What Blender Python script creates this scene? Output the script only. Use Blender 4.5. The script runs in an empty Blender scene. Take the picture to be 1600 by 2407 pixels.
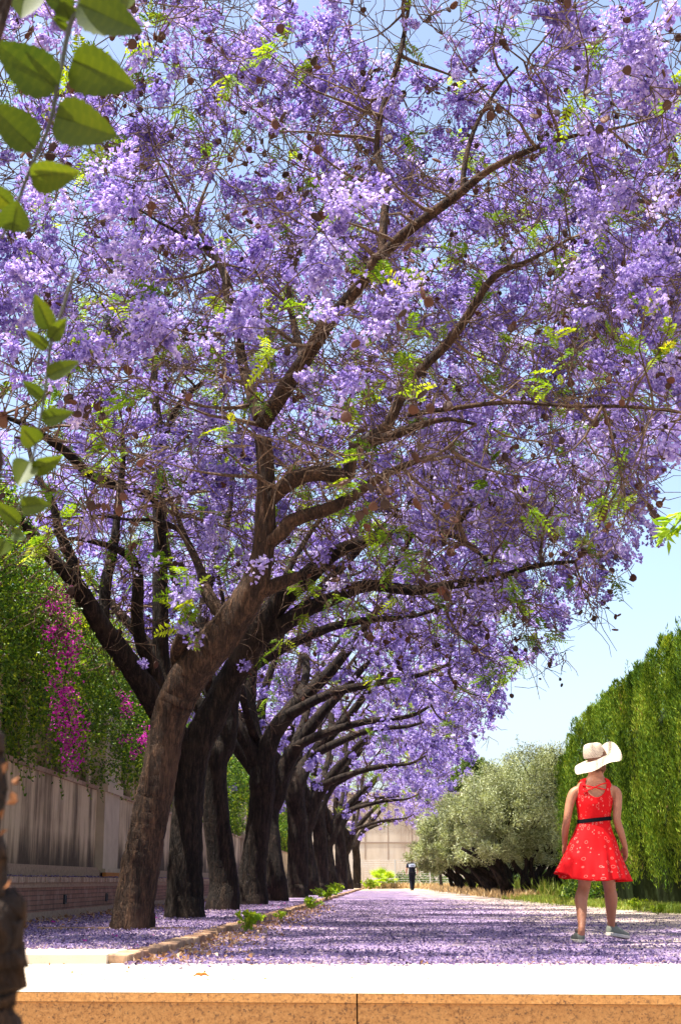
import bpy, math, random
import numpy as np
from mathutils import Vector, Matrix
R = math.radians
rng = np.random.default_rng(7)
random.seed(7)
SC = bpy.context.scene
COL = SC.collection

# ------------------------------------------------------------------ camera
F = 3400.0; CX = 800.0; CY = 1203.5; H = 0.53; PITCH = math.atan(866 / 3400)
cp, sp = math.cos(PITCH), math.sin(PITCH)
cam_d = bpy.data.cameras.new('camera'); cam = bpy.data.objects.new('camera', cam_d); COL.objects.link(cam)
cam.location = (0, 0, H); cam.rotation_euler = (math.pi / 2 + PITCH, 0, 0)
cam_d.sensor_fit = 'VERTICAL'; cam_d.sensor_height = 36.0; cam_d.lens = F / 2407 * 36
cam_d.clip_start = 0.05; cam_d.clip_end = 5000
cam_d.dof.use_dof = True; cam_d.dof.focus_distance = 14.5; cam_d.dof.aperture_fstop = 11
SC.camera = cam

# ------------------------------------------------------------------ light
SUN_EL = 71.0; SUN_AZ = 256.0     # azimuth of the sun, clockwise from +Y (high, on the left)
el, az = R(SUN_EL), R(SUN_AZ)
sdir = Vector((math.sin(az) * math.cos(el), math.cos(az) * math.cos(el), math.sin(el)))
sd = bpy.data.lights.new('sun', 'SUN'); so = bpy.data.objects.new('sun', sd); COL.objects.link(so)
sd.energy = 5.0; sd.angle = R(0.5); sd.color = (1.0, 0.955, 0.88)
so.rotation_euler = sdir.to_track_quat('Z', 'Y').to_euler(); so.location = (-5, -5, 30)
W = bpy.data.worlds.new('World'); SC.world = W; W.use_nodes = True
nt = W.node_tree; bg = nt.nodes['Background']; sky = nt.nodes.new('ShaderNodeTexSky')
sky.sky_type = 'NISHITA'; sky.sun_disc = False; sky.sun_elevation = el; sky.sun_rotation = az
sky.altitude = 0; sky.air_density = 0.85; sky.dust_density = 3.0; sky.ozone_density = 0.6
nt.links.new(sky.outputs[0], bg.inputs[0]); bg.inputs[1].default_value = 0.115
SC.view_settings.view_transform = 'Standard'; SC.view_settings.look = 'None'
SC.view_settings.exposure = 1.65; SC.view_settings.gamma = 1; SC.view_settings.use_curve_mapping = False
SC.render.film_transparent = False
SC.cycles.max_bounces = 7; SC.cycles.diffuse_bounces = 3; SC.cycles.transmission_bounces = 4
SC.cycles.transparent_max_bounces = 12; SC.cycles.caustics_reflective = False; SC.cycles.caustics_refractive = False
SC.cycles.use_denoising = True

# ------------------------------------------------------------------ measuring helpers (photo pixel at a distance -> world metres)
def pix(px, py, Y):
    u = (px - CX) / F; v = (CY - py) / F
    dy = cp - v * sp; dz = sp + v * cp
    t = Y / dy
    return Vector((u * t, Y, H + dz * t))
def mpp(py, Y):
    v = (CY - py) / F
    return Y / (cp - v * sp) / F
def grd(px, py, z=0.0):
    u = (px - CX) / F; v = (CY - py) / F
    t = (z - H) / (sp + v * cp)
    return Vector((u * t, (cp - v * sp) * t, z))

# ------------------------------------------------------------------ object helpers
def tag(o, label=None, cat=None, group=None, kind=None):
    if label: o['label'] = label
    if cat: o['category'] = cat
    if group: o['group'] = group
    if kind: o['kind'] = kind
    return o
def thing(name, loc, label, cat, group=None):
    o = bpy.data.objects.new(name, None); COL.objects.link(o); o.location = loc; o.empty_display_size = 0.2
    return tag(o, label, cat, group)

class MB:
    """collects quads and triangles, links them as one mesh object"""
    def __init__(s): s.v = []; s.q = []; s.t = []; s.n = 0; s.rq = []; s.rt = []; s.uv = None
    def add(s, v, q=None, t=None, rq=None, rt=None):
        v = np.asarray(v, float).reshape(-1, 3)
        s.v.append(v)
        if q is not None and len(q):
            q = np.asarray(q, int).reshape(-1, 4); s.q.append(q + s.n)
            s.rq.append(np.full(len(q), 0.5) if rq is None else np.broadcast_to(np.asarray(rq, float), (len(q),)))
        if t is not None and len(t):
            t = np.asarray(t, int).reshape(-1, 3); s.t.append(t + s.n)
            s.rt.append(np.full(len(t), 0.5) if rt is None else np.broadcast_to(np.asarray(rt, float), (len(t),)))
        s.n += len(v)
    def box(s, lo, hi, rot=None, r=0.5):
        lo = np.array(lo, float); hi = np.array(hi, float)
        c = (lo + hi) / 2; h = (hi - lo) / 2
        v = np.array([[x, y, z] for x in (-1, 1) for y in (-1, 1) for z in (-1, 1)], float) * h
        if rot is not None: v = v @ np.array(Matrix.Rotation(rot, 3, 'Z')).T
        s.add(v + c, [(0, 1, 3, 2), (4, 6, 7, 5), (0, 4, 5, 1), (2, 3, 7, 6), (0, 2, 6, 4), (1, 5, 7, 3)], rq=r)
    def obox(s, c, ax, ay, az, r=0.5):
        """box from centre and three half-axis vectors"""
        c, ax, ay, az = [np.array(k, float) for k in (c, ax, ay, az)]
        v = np.array([c + x * ax + y * ay + z * az for x in (-1, 1) for y in (-1, 1) for z in (-1, 1)])
        s.add(v, [(0, 1, 3, 2), (4, 6, 7, 5), (0, 4, 5, 1), (2, 3, 7, 6), (0, 2, 6, 4), (1, 5, 7, 3)], rq=r)
    def tube(s, P, rad, sides=6, rough=0.0, cap=True, r=0.5, seed=0, flat=None):
        P = np.asarray(P, float); n = len(P); rad = np.broadcast_to(np.asarray(rad, float), (n,))
        T = np.gradient(P, axis=0); T /= np.linalg.norm(T, axis=1)[:, None] + 1e-9
        ref = np.array([1.0, 0, 0]) if abs(T[0][0]) < 0.8 else np.array([0, 1.0, 0])
        U = np.zeros((n, 3)); u = ref - T[0] * ref.dot(T[0])
        for i in range(n):
            u = u - T[i] * u.dot(T[i]); u /= np.linalg.norm(u) + 1e-9; U[i] = u
        V = np.cross(T, U); a = np.arange(sides) / sides * 2 * np.pi
        rr = np.ones((n, sides))
        if rough:
            g = np.random.default_rng(seed + 11)
            k1, k2, k3 = g.uniform(0, 6.28, 3)
            s_ = np.arange(n)[:, None]
            rr += rough * (0.45 * np.sin(3 * a[None] + k1 + 0.35 * s_) + 0.35 * np.sin(5 * a[None] + k2 - 0.25 * s_)
                           + 0.3 * np.sin(9 * a[None] + k3 + 0.18 * s_)) + g.normal(0, rough * 0.3, (n, sides))
        ring = P[:, None] + (rad[:, None] * rr)[..., None] * (np.cos(a)[None, :, None] * U[:, None] + np.sin(a)[None, :, None] * V[:, None])
        v = ring.reshape(-1, 3)
        i = np.arange(n - 1)[:, None]; j = np.arange(sides)[None]; j2 = (j + 1) % sides
        q = np.stack([i * sides + j, i * sides + j2, (i + 1) * sides + j2, (i + 1) * sides + j], -1).reshape(-1, 4)
        t = []
        if cap:
            v = np.vstack([v, P[:1], P[-1:]]); c0 = n * sides; c1 = c0 + 1
            t = [(c0, (k + 1) % sides, k) for k in range(sides)] + [(c1, (n - 1) * sides + k, (n - 1) * sides + (k + 1) % sides) for k in range(sides)]
        s.add(v, q, t, rq=r, rt=r)
    def rings(s, rings, cap=True, r=0.5):
        """list of rings, each an array (k,3)"""
        rings = [np.asarray(x, float) for x in rings]; k = len(rings[0]); n = len(rings)
        v = np.vstack(rings)
        i = np.arange(n - 1)[:, None]; j = np.arange(k)[None]; j2 = (j + 1) % k
        q = np.stack([i * k + j, i * k + j2, (i + 1) * k + j2, (i + 1) * k + j], -1).reshape(-1, 4)
        t = []
        if cap:
            v = np.vstack([v, rings[0].mean(0)[None], rings[-1].mean(0)[None]]); c0 = n * k
            t = [(c0, (m + 1) % k, m) for m in range(k)] + [(c0 + 1, (n - 1) * k + m, (n - 1) * k + (m + 1) % k) for m in range(k)]
        s.add(v, q, t, rq=r, rt=r)
    def build(s, name, mat, parent=None, smooth=False, loc=None):
        v = np.vstack(s.v)
        q = np.vstack(s.q) if s.q else np.zeros((0, 4), int); t = np.vstack(s.t) if s.t else np.zeros((0, 3), int)
        off = Vector((0, 0, 0))
        if parent is not None: off = parent.location if parent.parent is None else parent.parent.location + parent.location
        elif loc is not None: off = Vector(loc)
        v = v - np.array(off)
        me = bpy.data.meshes.new(name)
        me.vertices.add(len(v)); me.vertices.foreach_set('co', v.astype(np.float32).ravel())
        nl = len(q) * 4 + len(t) * 3
        me.loops.add(nl); me.loops.foreach_set('vertex_index', np.concatenate([q.ravel(), t.ravel()]).astype(np.int32))
        me.polygons.add(len(q) + len(t))
        st = np.concatenate([np.arange(len(q)) * 4, len(q) * 4 + np.arange(len(t)) * 3]).astype(np.int32)
        me.polygons.foreach_set('loop_start', st)
        me.polygons.foreach_set('use_smooth', np.full(len(q) + len(t), smooth))
        rr = np.concatenate([np.concatenate(s.rq) if s.rq else np.zeros(0), np.concatenate(s.rt) if s.rt else np.zeros(0)])
        me.update(calc_edges=True)
        at = me.attributes.new('rnd', 'FLOAT', 'FACE'); at.data.foreach_set('value', rr.astype(np.float32))
        me.validate()
        if mat: me.materials.append(mat)
        o = bpy.data.objects.new(name, me); COL.objects.link(o)
        if parent is not None: o.parent = parent
        elif loc is not None: o.location = off
        return o

def catmull(P, m):
    P = np.asarray(P, float); Q = np.vstack([2 * P[:1] - P[1:2], P, 2 * P[-1:] - P[-2:-1]])
    out = []
    for i in range(1, len(Q) - 2):
        for k in range(m):
            t = k / m
            out.append(0.5 * ((2 * Q[i]) + (-Q[i - 1] + Q[i + 1]) * t + (2 * Q[i - 1] - 5 * Q[i] + 4 * Q[i + 1] - Q[i + 2]) * t * t + (-Q[i - 1] + 3 * Q[i] - 3 * Q[i + 1] + Q[i + 2]) * t ** 3))
    out.append(Q[-2]); return np.array(out)
def unit(a): return a / (np.linalg.norm(a, axis=-1, keepdims=True) + 1e-9)
def rdirs(n, g=rng): return unit(g.normal(size=(n, 3)))

def leaf_quads(mb, C, L, Wd, D, N=None, rnd=None, g=rng, bend=0.25):
    """diamond-ish leaves: base, two side points, tip; slightly folded. C base points, D direction"""
    n = len(C); D = unit(D); N = rdirs(n, g) if N is None else unit(N)
    S = unit(np.cross(D, N)); N2 = np.cross(S, D)
    L = np.broadcast_to(L, (n,))[:, None]; Wd = np.broadcast_to(Wd, (n,))[:, None]
    mid = C + D * L * 0.45
    a = C; b = mid + S * Wd * 0.5 + N2 * Wd * bend; c = C + D * L - N2 * L * 0.12; d = mid - S * Wd * 0.5 + N2 * Wd * bend
    v = np.stack([a, b, c, d], 1).reshape(-1, 3)
    q = np.arange(4 * n).reshape(-1, 4)
    mb.add(v, q, rq=(g.random(n) if rnd is None else rnd))

# ------------------------------------------------------------------ materials
MATS = {}
class NT:
    def __init__(s, name):
        m = bpy.data.materials.new(name); m.use_nodes = True; s.m = m; s.n = m.node_tree.nodes; s.l = m.node_tree.links
        s.n.clear(); s.out = s.n.new('ShaderNodeOutputMaterial'); MATS[name] = m
    def node(s, t, **k):
        x = s.n.new(t)
        for a, b in k.items():
            if a.startswith('i_'):
                key = a[2:].replace('_', ' ')
                x.inputs[key].default_value = b
            else: setattr(x, a, b)
        return x
    def link(s, a, b): s.l.new(a, b)
    def coords(s, kind='Object', scale=(1, 1, 1), geo=False):
        mp = s.node('ShaderNodeMapping'); mp.inputs['Scale'].default_value = scale
        if geo: s.link(s.node('ShaderNodeNewGeometry').outputs['Position'], mp.inputs['Vector'])
        else: s.link(s.node('ShaderNodeTexCoord').outputs[kind], mp.inputs['Vector'])
        return mp.outputs[0]
    def noise(s, vec, scale, detail=5, rough=0.55):
        x = s.node('ShaderNodeTexNoise', i_Scale=scale, i_Detail=detail, i_Roughness=rough); s.link(vec, x.inputs['Vector']); return x.outputs[0]
    def ramp(s, fac, stops, interp='LINEAR'):
        x = s.node('ShaderNodeValToRGB'); x.color_ramp.interpolation = interp; e = x.color_ramp.elements
        while len(e) < len(stops): e.new(0.5)
        for i, (p, c) in enumerate(stops):
            e[i].position = p; e[i].color = (*c, 1) if len(c) == 3 else c
        s.link(fac, x.inputs[0]); return x.outputs[0]
    def mix(s, fac, a, b, mode='MIX'):
        x = s.node('ShaderNodeMix', data_type='RGBA', blend_type=mode)
        for sock, val in ((x.inputs[0], fac), (x.inputs[6], a), (x.inputs[7], b)):
            if isinstance(val, (int, float)): sock.default_value = val
            elif isinstance(val, tuple): sock.default_value = (*val, 1)
            else: s.link(val, sock)
        return x.outputs[2]
    def math(s, op, a, b=0.0, c=None, clamp=False):
        x = s.node('ShaderNodeMath', operation=op); x.use_clamp = clamp
        for i, val in enumerate((a, b) if c is None else (a, b, c)):
            if isinstance(val, (int, float)): x.inputs[i].default_value = val
            else: s.link(val, x.inputs[i])
        return x.outputs[0]
    def bump(s, h, strength=0.5, dist=0.02):
        x = s.node('ShaderNodeBump', i_Strength=strength, i_Distance=dist); s.link(h, x.inputs['Height']); return x.outputs[0]
    def bsdf(s, col, rough=0.8, normal=None, spec=0.3, trans=None, transw=0.0, sub=0.0):
        p = s.node('ShaderNodeBsdfPrincipled'); p.inputs['Specular IOR Level'].default_value = spec
        if isinstance(col, tuple): p.inputs['Base Color'].default_value = (*col, 1)
        else: s.link(col, p.inputs['Base Color'])
        if isinstance(rough, (int, float)): p.inputs['Roughness'].default_value = rough
        else: s.link(rough, p.inputs['Roughness'])
        if normal is not None: s.link(normal, p.inputs['Normal'])
        o = p.outputs[0]
        if transw:
            t = s.node('ShaderNodeBsdfTranslucent'); tc = trans if trans is not None else col
            if isinstance(tc, tuple): t.inputs[0].default_value = (*tc, 1)
            else: s.link(tc, t.inputs[0])
            mx = s.node('ShaderNodeMixShader'); mx.inputs[0].default_value = transw
            s.link(o, mx.inputs[1]); s.link(t.outputs[0], mx.inputs[2]); o = mx.outputs[0]
        s.link(o, s.out.inputs[0]); return o
    def rnd(s):
        x = s.node('ShaderNodeAttribute', attribute_name='rnd'); return x.outputs['Fac']

def m_leaf(name, stops, trans=0.4, tgain=(1.3, 1.25, 0.5), rough=0.55, spec=0.3, nscale=0.6):
    k = NT(name); r = k.rnd(); nz = k.noise(k.coords(geo=True), nscale, 2)
    f = k.math('ADD', k.math('MULTIPLY', r, 0.75), k.math('MULTIPLY', k.math('SUBTRACT', nz, 0.38), 0.9), clamp=True)
    c = k.ramp(f, stops); t = k.mix(1.0, c, tgain, 'MULTIPLY')
    k.bsdf(c, rough, spec=spec, trans=t, transw=trans); return k.m
def m_flat(name, col, rough=0.7, spec=0.3, var=0.12, scale=20, trans=0.0):
    k = NT(name); nz = k.noise(k.coords(), scale, 4)
    c = k.mix(nz, tuple(x * (1 - var) for x in col), tuple(min(1, x * (1 + var)) for x in col))
    k.bsdf(c, rough, spec=spec, transw=trans); return k.m

def m_bark(name, c0, c1, c2, sc=9, bump=0.8, stretch=0.22):
    k = NT(name); v = k.coords(scale=(1, 1, stretch)); v1 = k.coords()
    n1 = k.noise(v, sc, 6, 0.65); n2 = k.noise(v1, 1.6, 3); n3 = k.noise(v, sc * 4, 3)
    fine = k.math('MULTIPLY_ADD', n3, 0.4, n1)
    c = k.ramp(fine, [(0.45, c0), (0.68, c1), (0.95, c2)])
    patch = k.ramp(n2, [(0.56, (0, 0, 0)), (0.68, (1, 1, 1))])
    c = k.mix(k.math('MULTIPLY', patch, 0.5), c, c2)
    k.bsdf(c, 0.9, k.bump(fine, bump, 0.06), spec=0.2); return k.m
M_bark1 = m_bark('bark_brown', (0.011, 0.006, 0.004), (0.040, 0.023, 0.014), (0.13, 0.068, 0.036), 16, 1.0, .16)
M_bark = m_bark('bark_dark', (0.006, 0.004, 0.003), (0.016, 0.011, 0.008), (0.06, 0.038, 0.024), 16, 1.0, .16)  # near-black copy of the brown bark, shade put into its colour
M_twig = m_bark('bark_twig', (0.028, 0.017, 0.011), (0.075, 0.046, 0.028), (0.21, 0.14, 0.09), 30, 0.3)
M_blossom = m_leaf('jacaranda_blossom', [(0.0, (0.115, 0.07, 0.31)), (0.3, (0.34, 0.26, 0.60)), (0.6, (0.56, 0.47, 0.79)), (1.0, (0.92, 0.87, 0.95))], 0.45, (1.02, 0.93, 1.0), 0.6, 0.2, 0.9)
M_fern = m_leaf('jacaranda_leaf', [(0.0, (0.05, 0.12, 0.015)), (0.45, (0.16, 0.27, 0.015)), (0.8, (0.38, 0.46, 0.02)), (1.0, (0.6, 0.55, 0.03))], 0.55, (1.3, 1.25, 0.5))
def _pod():
    k = NT('seed_pod_shell'); nz = k.noise(k.coords(), 40, 3); r = k.rnd()
    c = k.mix(r, (0.016, 0.009, 0.006), (0.11, 0.036, 0.016)); c = k.mix(k.math('MULTIPLY', nz, .5), c, (0.05, 0.024, 0.014))
    k.bsdf(c, 0.7, k.bump(nz, 0.3, 0.004), spec=0.3); return k.m
M_pod = _pod()
M_vine = m_leaf('vine_leaf', [(0.0, (0.02, 0.055, 0.006)), (0.4, (0.07, 0.17, 0.012)), (0.75, (0.22, 0.33, 0.02)), (1.0, (0.5, 0.5, 0.03))], 0.45, (1.4, 1.3, 0.4), 0.4, 0.45, 0.5)
M_magenta = m_leaf('bougainvillea_bract', [(0.0, (0.35, 0.01, 0.25)), (0.6, (0.62, 0.03, 0.42)), (1.0, (0.8, 0.12, 0.55))], 0.45, (1, 0.8, 1), 0.6, 0.2)
M_cypress = m_leaf('cypress_spray', [(0.0, (0.016, 0.045, 0.006)), (0.35, (0.08, 0.16, 0.012)), (0.66, (0.21, 0.31, 0.024)), (0.96, (0.36, 0.40, 0.05)), (1.0, (0.38, 0.24, 0.12))], 0.25, (1.3, 1.2, 0.4), 0.75, 0.15, 1.2)
M_olive = m_leaf('olive_leaf', [(0.0, (0.13, 0.15, 0.05)), (0.4, (0.31, 0.34, 0.16)), (0.75, (0.52, 0.57, 0.34)), (1.0, (0.78, 0.83, 0.62))], 0.3, (1.2, 1.15, 0.5), 0.45, 0.4, 0.5)
M_fartree = m_leaf('far_leaf', [(0.0, (0.03, 0.06, 0.02)), (0.5, (0.08, 0.13, 0.03)), (1.0, (0.16, 0.22, 0.05))], 0.3)
M_bigleaf = m_leaf('broad_leaf', [(0.0, (0.025, 0.05, 0.004)), (0.5, (0.065, 0.095, 0.005)), (1.0, (0.12, 0.14, 0.006))], 0.5, (1.25, 1.1, 0.4), 0.5, 0.3, 8)
M_limeleaf = m_leaf('lime_leaf', [(0.0, (0.14, 0.26, 0.02)), (0.5, (0.30, 0.44, 0.03)), (1.0, (0.55, 0.6, 0.04))], 0.5, (1.2, 1.2, 0.4))
M_grass = m_leaf('grass_blade', [(0.0, (0.10, 0.17, 0.02)), (0.6, (0.24, 0.33, 0.04)), (1.0, (0.5, 0.45, 0.15))], 0.35)
M_straw = m_leaf('dry_grass', [(0.0, (0.35, 0.22, 0.09)), (0.6, (0.55, 0.38, 0.18)), (1.0, (0.65, 0.5, 0.28))], 0.3, (1, 0.95, 0.8))
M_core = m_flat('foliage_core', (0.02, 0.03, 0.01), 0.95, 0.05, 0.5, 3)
M_litter = m_leaf('dry_leaf', [(0.0, (0.20, 0.09, 0.03)), (0.5, (0.42, 0.24, 0.12)), (1.0, (0.62, 0.48, 0.34))], 0.25, (1, 0.9, 0.7), 0.7, 0.2, 5)
M_petal = m_leaf('fallen_petal', [(0.0, (0.035, 0.022, 0.045)), (0.35, (0.16, 0.115, 0.24)), (0.65, (0.34, 0.26, 0.42)), (0.85, (0.42, 0.31, 0.30)), (1.0, (0.68, 0.58, 0.56))], 0.3, (1, 0.95, 1.0), 0.7, 0.15, 3)

# ------------------------------------------------------------------ ground materials
def _pave(name, base, joint, sx, sy, petals=0.0, speck=0.5):
    k = NT(name); P = k.coords(geo=True)
    br = k.node('ShaderNodeTexBrick', i_Scale=1.0); br.offset = 0.5
    br.inputs['Brick Width'].default_value = sx; br.inputs['Row Height'].default_value = sy; br.inputs['Mortar Size'].default_value = 0.006
    br.inputs['Color1'].default_value = (*base, 1); br.inputs['Color2'].default_value = tuple(x * 0.93 for x in base) + (1,)
    br.inputs['Mortar'].default_value = (*joint, 1); k.link(P, br.inputs['Vector'])
    n = k.noise(P, 3, 6, 0.6); n2 = k.noise(P, 90, 3)
    c = k.mix(k.ramp(n, [(0.35, (0, 0, 0)), (0.8, (1, 1, 1))]), br.outputs[0], tuple(x * 0.78 for x in base))
    c = k.mix(k.ramp(n2, [(0.62, (0, 0, 0)), (0.72, (speck,) * 3)]), c, tuple(x * 0.5 for x in base))
    h = k.math('ADD', k.math('MULTIPLY', br.outputs['Fac'], -0.6), k.math('MULTIPLY', n2, 0.3))
    k.bsdf(c, 0.85, k.bump(h, 0.4, 0.006), spec=0.2); return k.m
M_pave = _pave('pale_paving', (0.60, 0.50, 0.38), (0.30, 0.24, 0.18), 0.6, 0.4)

def _petal_ground(name, base, y0, cov_right):
    """pale earth and paving under a litter of fallen petals; coverage thins towards the right side of the path"""
    k = NT(name); P = k.coords(geo=True)
    sep = k.node('ShaderNodeSeparateXYZ'); k.link(P, sep.inputs[0]); X, Y = sep.outputs[0], sep.outputs[1]
    nb = k.noise(P, 2.2, 5, 0.6); nf = k.noise(P, 26, 6, 0.75); nh = k.noise(P, 95, 3, 0.7); nm = k.noise(P, 0.9, 4, 0.6)
    earth = k.ramp(nb, [(0.3, tuple(x * 0.75 for x in base)), (0.7, base)])
    earth = k.mix(k.ramp(nh, [(0.55, (0, 0, 0)), (0.75, (0.6,) * 3)]), earth, (0.22, 0.15, 0.11))
    pet = k.ramp(nf, [(0.34, (0.03, 0.018, 0.04)), (0.46, (0.13, 0.085, 0.19)), (0.57, (0.30, 0.22, 0.39)), (0.72, (0.54, 0.43, 0.44))])
    pet = k.mix(k.ramp(nh, [(0.5, (0, 0, 0)), (0.7, (1, 1, 1))]), pet, (0.50, 0.36, 0.34))
    edge = k.math('MULTIPLY_ADD', k.math('SUBTRACT', nb, 0.5), 2.0, Y)
    m1 = k.node('ShaderNodeMapRange', i_From_Min=y0, i_From_Max=y0 + 0.35); k.link(edge, m1.inputs[0])
    m2 = k.node('ShaderNodeMapRange', i_From_Min=cov_right - 1.8, i_From_Max=cov_right + 1.8, i_To_Min=0.70, i_To_Max=0.06)
    k.link(k.math('MULTIPLY_ADD', k.math('SUBTRACT', nm, 0.5), 4.5, X), m2.inputs[0])
    thr = k.math('MULTIPLY', m1.outputs[0], m2.outputs[0])
    nn = k.math('MULTIPLY_ADD', nf, 0.55, k.math('MULTIPLY', nm, 0.45))
    m3 = k.node('ShaderNodeMapRange', i_From_Min=0.62, i_From_Max=0.42, i_To_Min=0.0, i_To_Max=1.0); k.link(nn, m3.inputs[0])
    cov = k.math('MULTIPLY', thr, k.math('MULTIPLY_ADD', m3.outputs[0], 0.5, 0.5), clamp=True)
    cov = k.ramp(k.math('ADD', cov, k.math('MULTIPLY', k.math('SUBTRACT', nh, 0.5), 0.5)), [(0.30, (0, 0, 0)), (0.52, (1, 1, 1))])
    c = k.mix(cov, earth, pet)
    far = k.node('ShaderNodeMapRange', i_From_Min=77, i_From_Max=84); k.link(Y, far.inputs[0])
    c = k.mix(far.outputs[0], c, (0.5, 0.40, 0.27))
    k.bsdf(c, 0.95, k.bump(k.math('MULTIPLY_ADD', nh, 0.5, nf), 0.7, 0.02), spec=0.1); return k.m
M_path = _petal_ground('petal_strewn_path', (0.50, 0.40, 0.32), 9.95, 4.0)
M_strip = _petal_ground('petal_strewn_strip', (0.58, 0.47, 0.38), 10.75, 60.0)

def _granite():
    k = NT('ochre_granite'); P = k.coords(geo=True)
    v = k.node('ShaderNodeTexVoronoi', i_Scale=110.0); k.link(P, v.inputs['Vector'])
    n = k.noise(P, 52, 5, 0.8); nb = k.noise(P, 5, 4); n3 = k.noise(P, 62, 4, 0.7)
    c = k.ramp(n, [(0.33, (0.05, 0.022, 0.010)), (0.44, (0.42, 0.18, 0.045)), (0.60, (0.58, 0.28, 0.08)), (0.78, (0.70, 0.44, 0.20))])
    c = k.mix(k.ramp(n3, [(0.56, (0, 0, 0)), (0.62, (0.9,) * 3)]), c, (0.10, 0.045, 0.022))
    c = k.mix(k.ramp(nb, [(0.35, (0, 0, 0)), (0.8, (0.5,) * 3)]), c, (0.62, 0.31, 0.09))
    k.bsdf(c, 0.45, k.bump(n, 0.15, 0.002), spec=0.4); return k.m
M_granite = _granite()
M_soil = m_flat('lower_soil', (0.25, 0.20, 0.15), 0.95, 0.05, 0.3, 6)

def _stucco():
    k = NT('stained_stucco'); P = k.coords(geo=True, scale=(1, 1, 0.09)); P1 = k.coords(geo=True)
    n = k.noise(P, 2.9, 7, 0.66); n2 = k.noise(P1, 1.3, 4); n3 = k.noise(P1, 14, 5)
    sep = k.node('ShaderNodeSeparateXYZ'); k.link(P1, sep.inputs[0])
    low = k.node('ShaderNodeMapRange', i_From_Min=0.7, i_From_Max=1.25, i_To_Min=0.22, i_To_Max=0.0); k.link(sep.outputs[2], low.inputs[0])
    f = k.math('ADD', n, low.outputs[0])
    f = k.math('MULTIPLY_ADD', k.math('SUBTRACT', n2, 0.5), 0.3, f)
    c = k.ramp(f, [(0.42, (0.64, 0.50, 0.31)), (0.51, (0.46, 0.35, 0.21)), (0.60, (0.20, 0.15, 0.09)), (0.70, (0.06, 0.045, 0.03))])
    c = k.mix(k.math('MULTIPLY', n3, 0.35), c, (0.30, 0.22, 0.15))
    k.bsdf(c, 0.92, k.bump(n3, 0.4, 0.01), spec=0.15); return k.m
M_stucco = _stucco(); M_pier = m_flat('pier_stucco', (0.48, 0.39, 0.27), 0.9, 0.15, 0.3, 3)
def _brick():
    k = NT('thin_brick'); P1 = k.coords(geo=True)
    sep = k.node('ShaderNodeSeparateXYZ'); k.link(P1, sep.inputs[0]); cb = k.node('ShaderNodeCombineXYZ')
    k.link(sep.outputs[1], cb.inputs[0]); k.link(sep.outputs[2], cb.inputs[1])
    b = k.node('ShaderNodeTexBrick', i_Scale=1.0); b.inputs['Brick Width'].default_value = 0.25; b.inputs['Row Height'].default_value = 0.058
    b.inputs['Mortar Size'].default_value = 0.006; b.inputs['Bias'].default_value = 0.0
    b.inputs['Color1'].default_value = (0.34, 0.18, 0.12, 1); b.inputs['Color2'].default_value = (0.26, 0.135, 0.09, 1); b.inputs['Mortar'].default_value = (0.12, 0.075, 0.055, 1)
    k.link(cb.outputs[0], b.inputs['Vector'])
    n = k.noise(P1, 4, 5); st = k.noise(k.coords(geo=True, scale=(1, 1, 0.12)), 7, 4)
    c = k.mix(k.ramp(st, [(0.55, (0, 0, 0)), (0.72, (0.7,) * 3)]), b.outputs[0], (0.09, 0.06, 0.045))
    c = k.mix(k.ramp(n, [(0.5, (0, 0, 0)), (0.8, (0.6,) * 3)]), c, (0.45, 0.30, 0.22))
    k.bsdf(c, 0.9, k.bump(b.outputs['Fac'], -0.4, 0.008), spec=0.15); return k.m
M_brick = _brick()
def _cob(name, a, b):
    k = NT(name); r = k.rnd(); n = k.noise(k.coords(geo=True), 22, 5)
    c = k.mix(r, a, b); c = k.mix(k.ramp(n, [(0.45, (0, 0, 0)), (0.75, (0.7,) * 3)]), c, (0.13, 0.09, 0.065))
    k.bsdf(c, 0.9, k.bump(n, 0.4, 0.006), spec=0.15); return k.m
M_coping = _cob('coping_brick', (0.30, 0.19, 0.12), (0.52, 0.38, 0.26))
M_kerb = _cob('kerb_brick', (0.26, 0.14, 0.08), (0.46, 0.30, 0.18))
M_orange = m_flat('orange_brick', (0.48, 0.19, 0.05), 0.85, 0.2, 0.2, 8)
M_lamp = m_flat('lamp_metal', (0.03, 0.03, 0.035), 0.5, 0.4)
M_lampglass = m_flat('lamp_glass', (0.35, 0.38, 0.40), 0.2, 0.6)

# ------------------------------------------------------------------ the platform, the path and the pavement strip
g = MB(); g.add([(-2500, -60, -1.1), (2500, -60, -1.1), (2500, 3000, -1.1), (-2500, 3000, -1.1)], [(0, 1, 2, 3)])
tag(g.build('ground', M_soil), kind='structure')
ang = -0.062                                                  # the step runs slightly askew
def fy(x): return 7.33 + ang * x
g = MB(); g.add([(-40, fy(-40) - 0.010, 0.004), (40, fy(40) - 0.010, 0.004), (40, 9.9, 0.004), (-40, 9.9, 0.004)], [(0, 1, 2, 3)])
tag(g.build('pavement', M_pave), kind='structure')
g = MB(); g.add([(-1500, 9.9, -0.004), (1500, 9.9, -0.004), (1500, 2500, -0.004), (-1500, 2500, -0.004)], [(0, 1, 2, 3)])
tag(g.build('path', M_path), kind='structure')
st = thing('stone_step', (0, 7.33, -1.1), 'ochre speckled granite edge of the platform across the bottom foreground', 'step')
ax = Vector((1, ang, 0)).normalized(); ay = Vector((-ang, 1, 0)).normalized(); up = Vector((0, 0, 1))
def frontpt(x, dy, z): return Vector((x, fy(x), z)) + ay * dy
m = MB(); x = -15.92
while x < 13:
    m.obox(frontpt(x + 1.6, 0.16, -0.020), ax * 1.5994, ay * 0.175, up * 0.0205); x += 3.2
m.build('coping', M_granite, st)
m = MB(); x = -15.92
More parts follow.
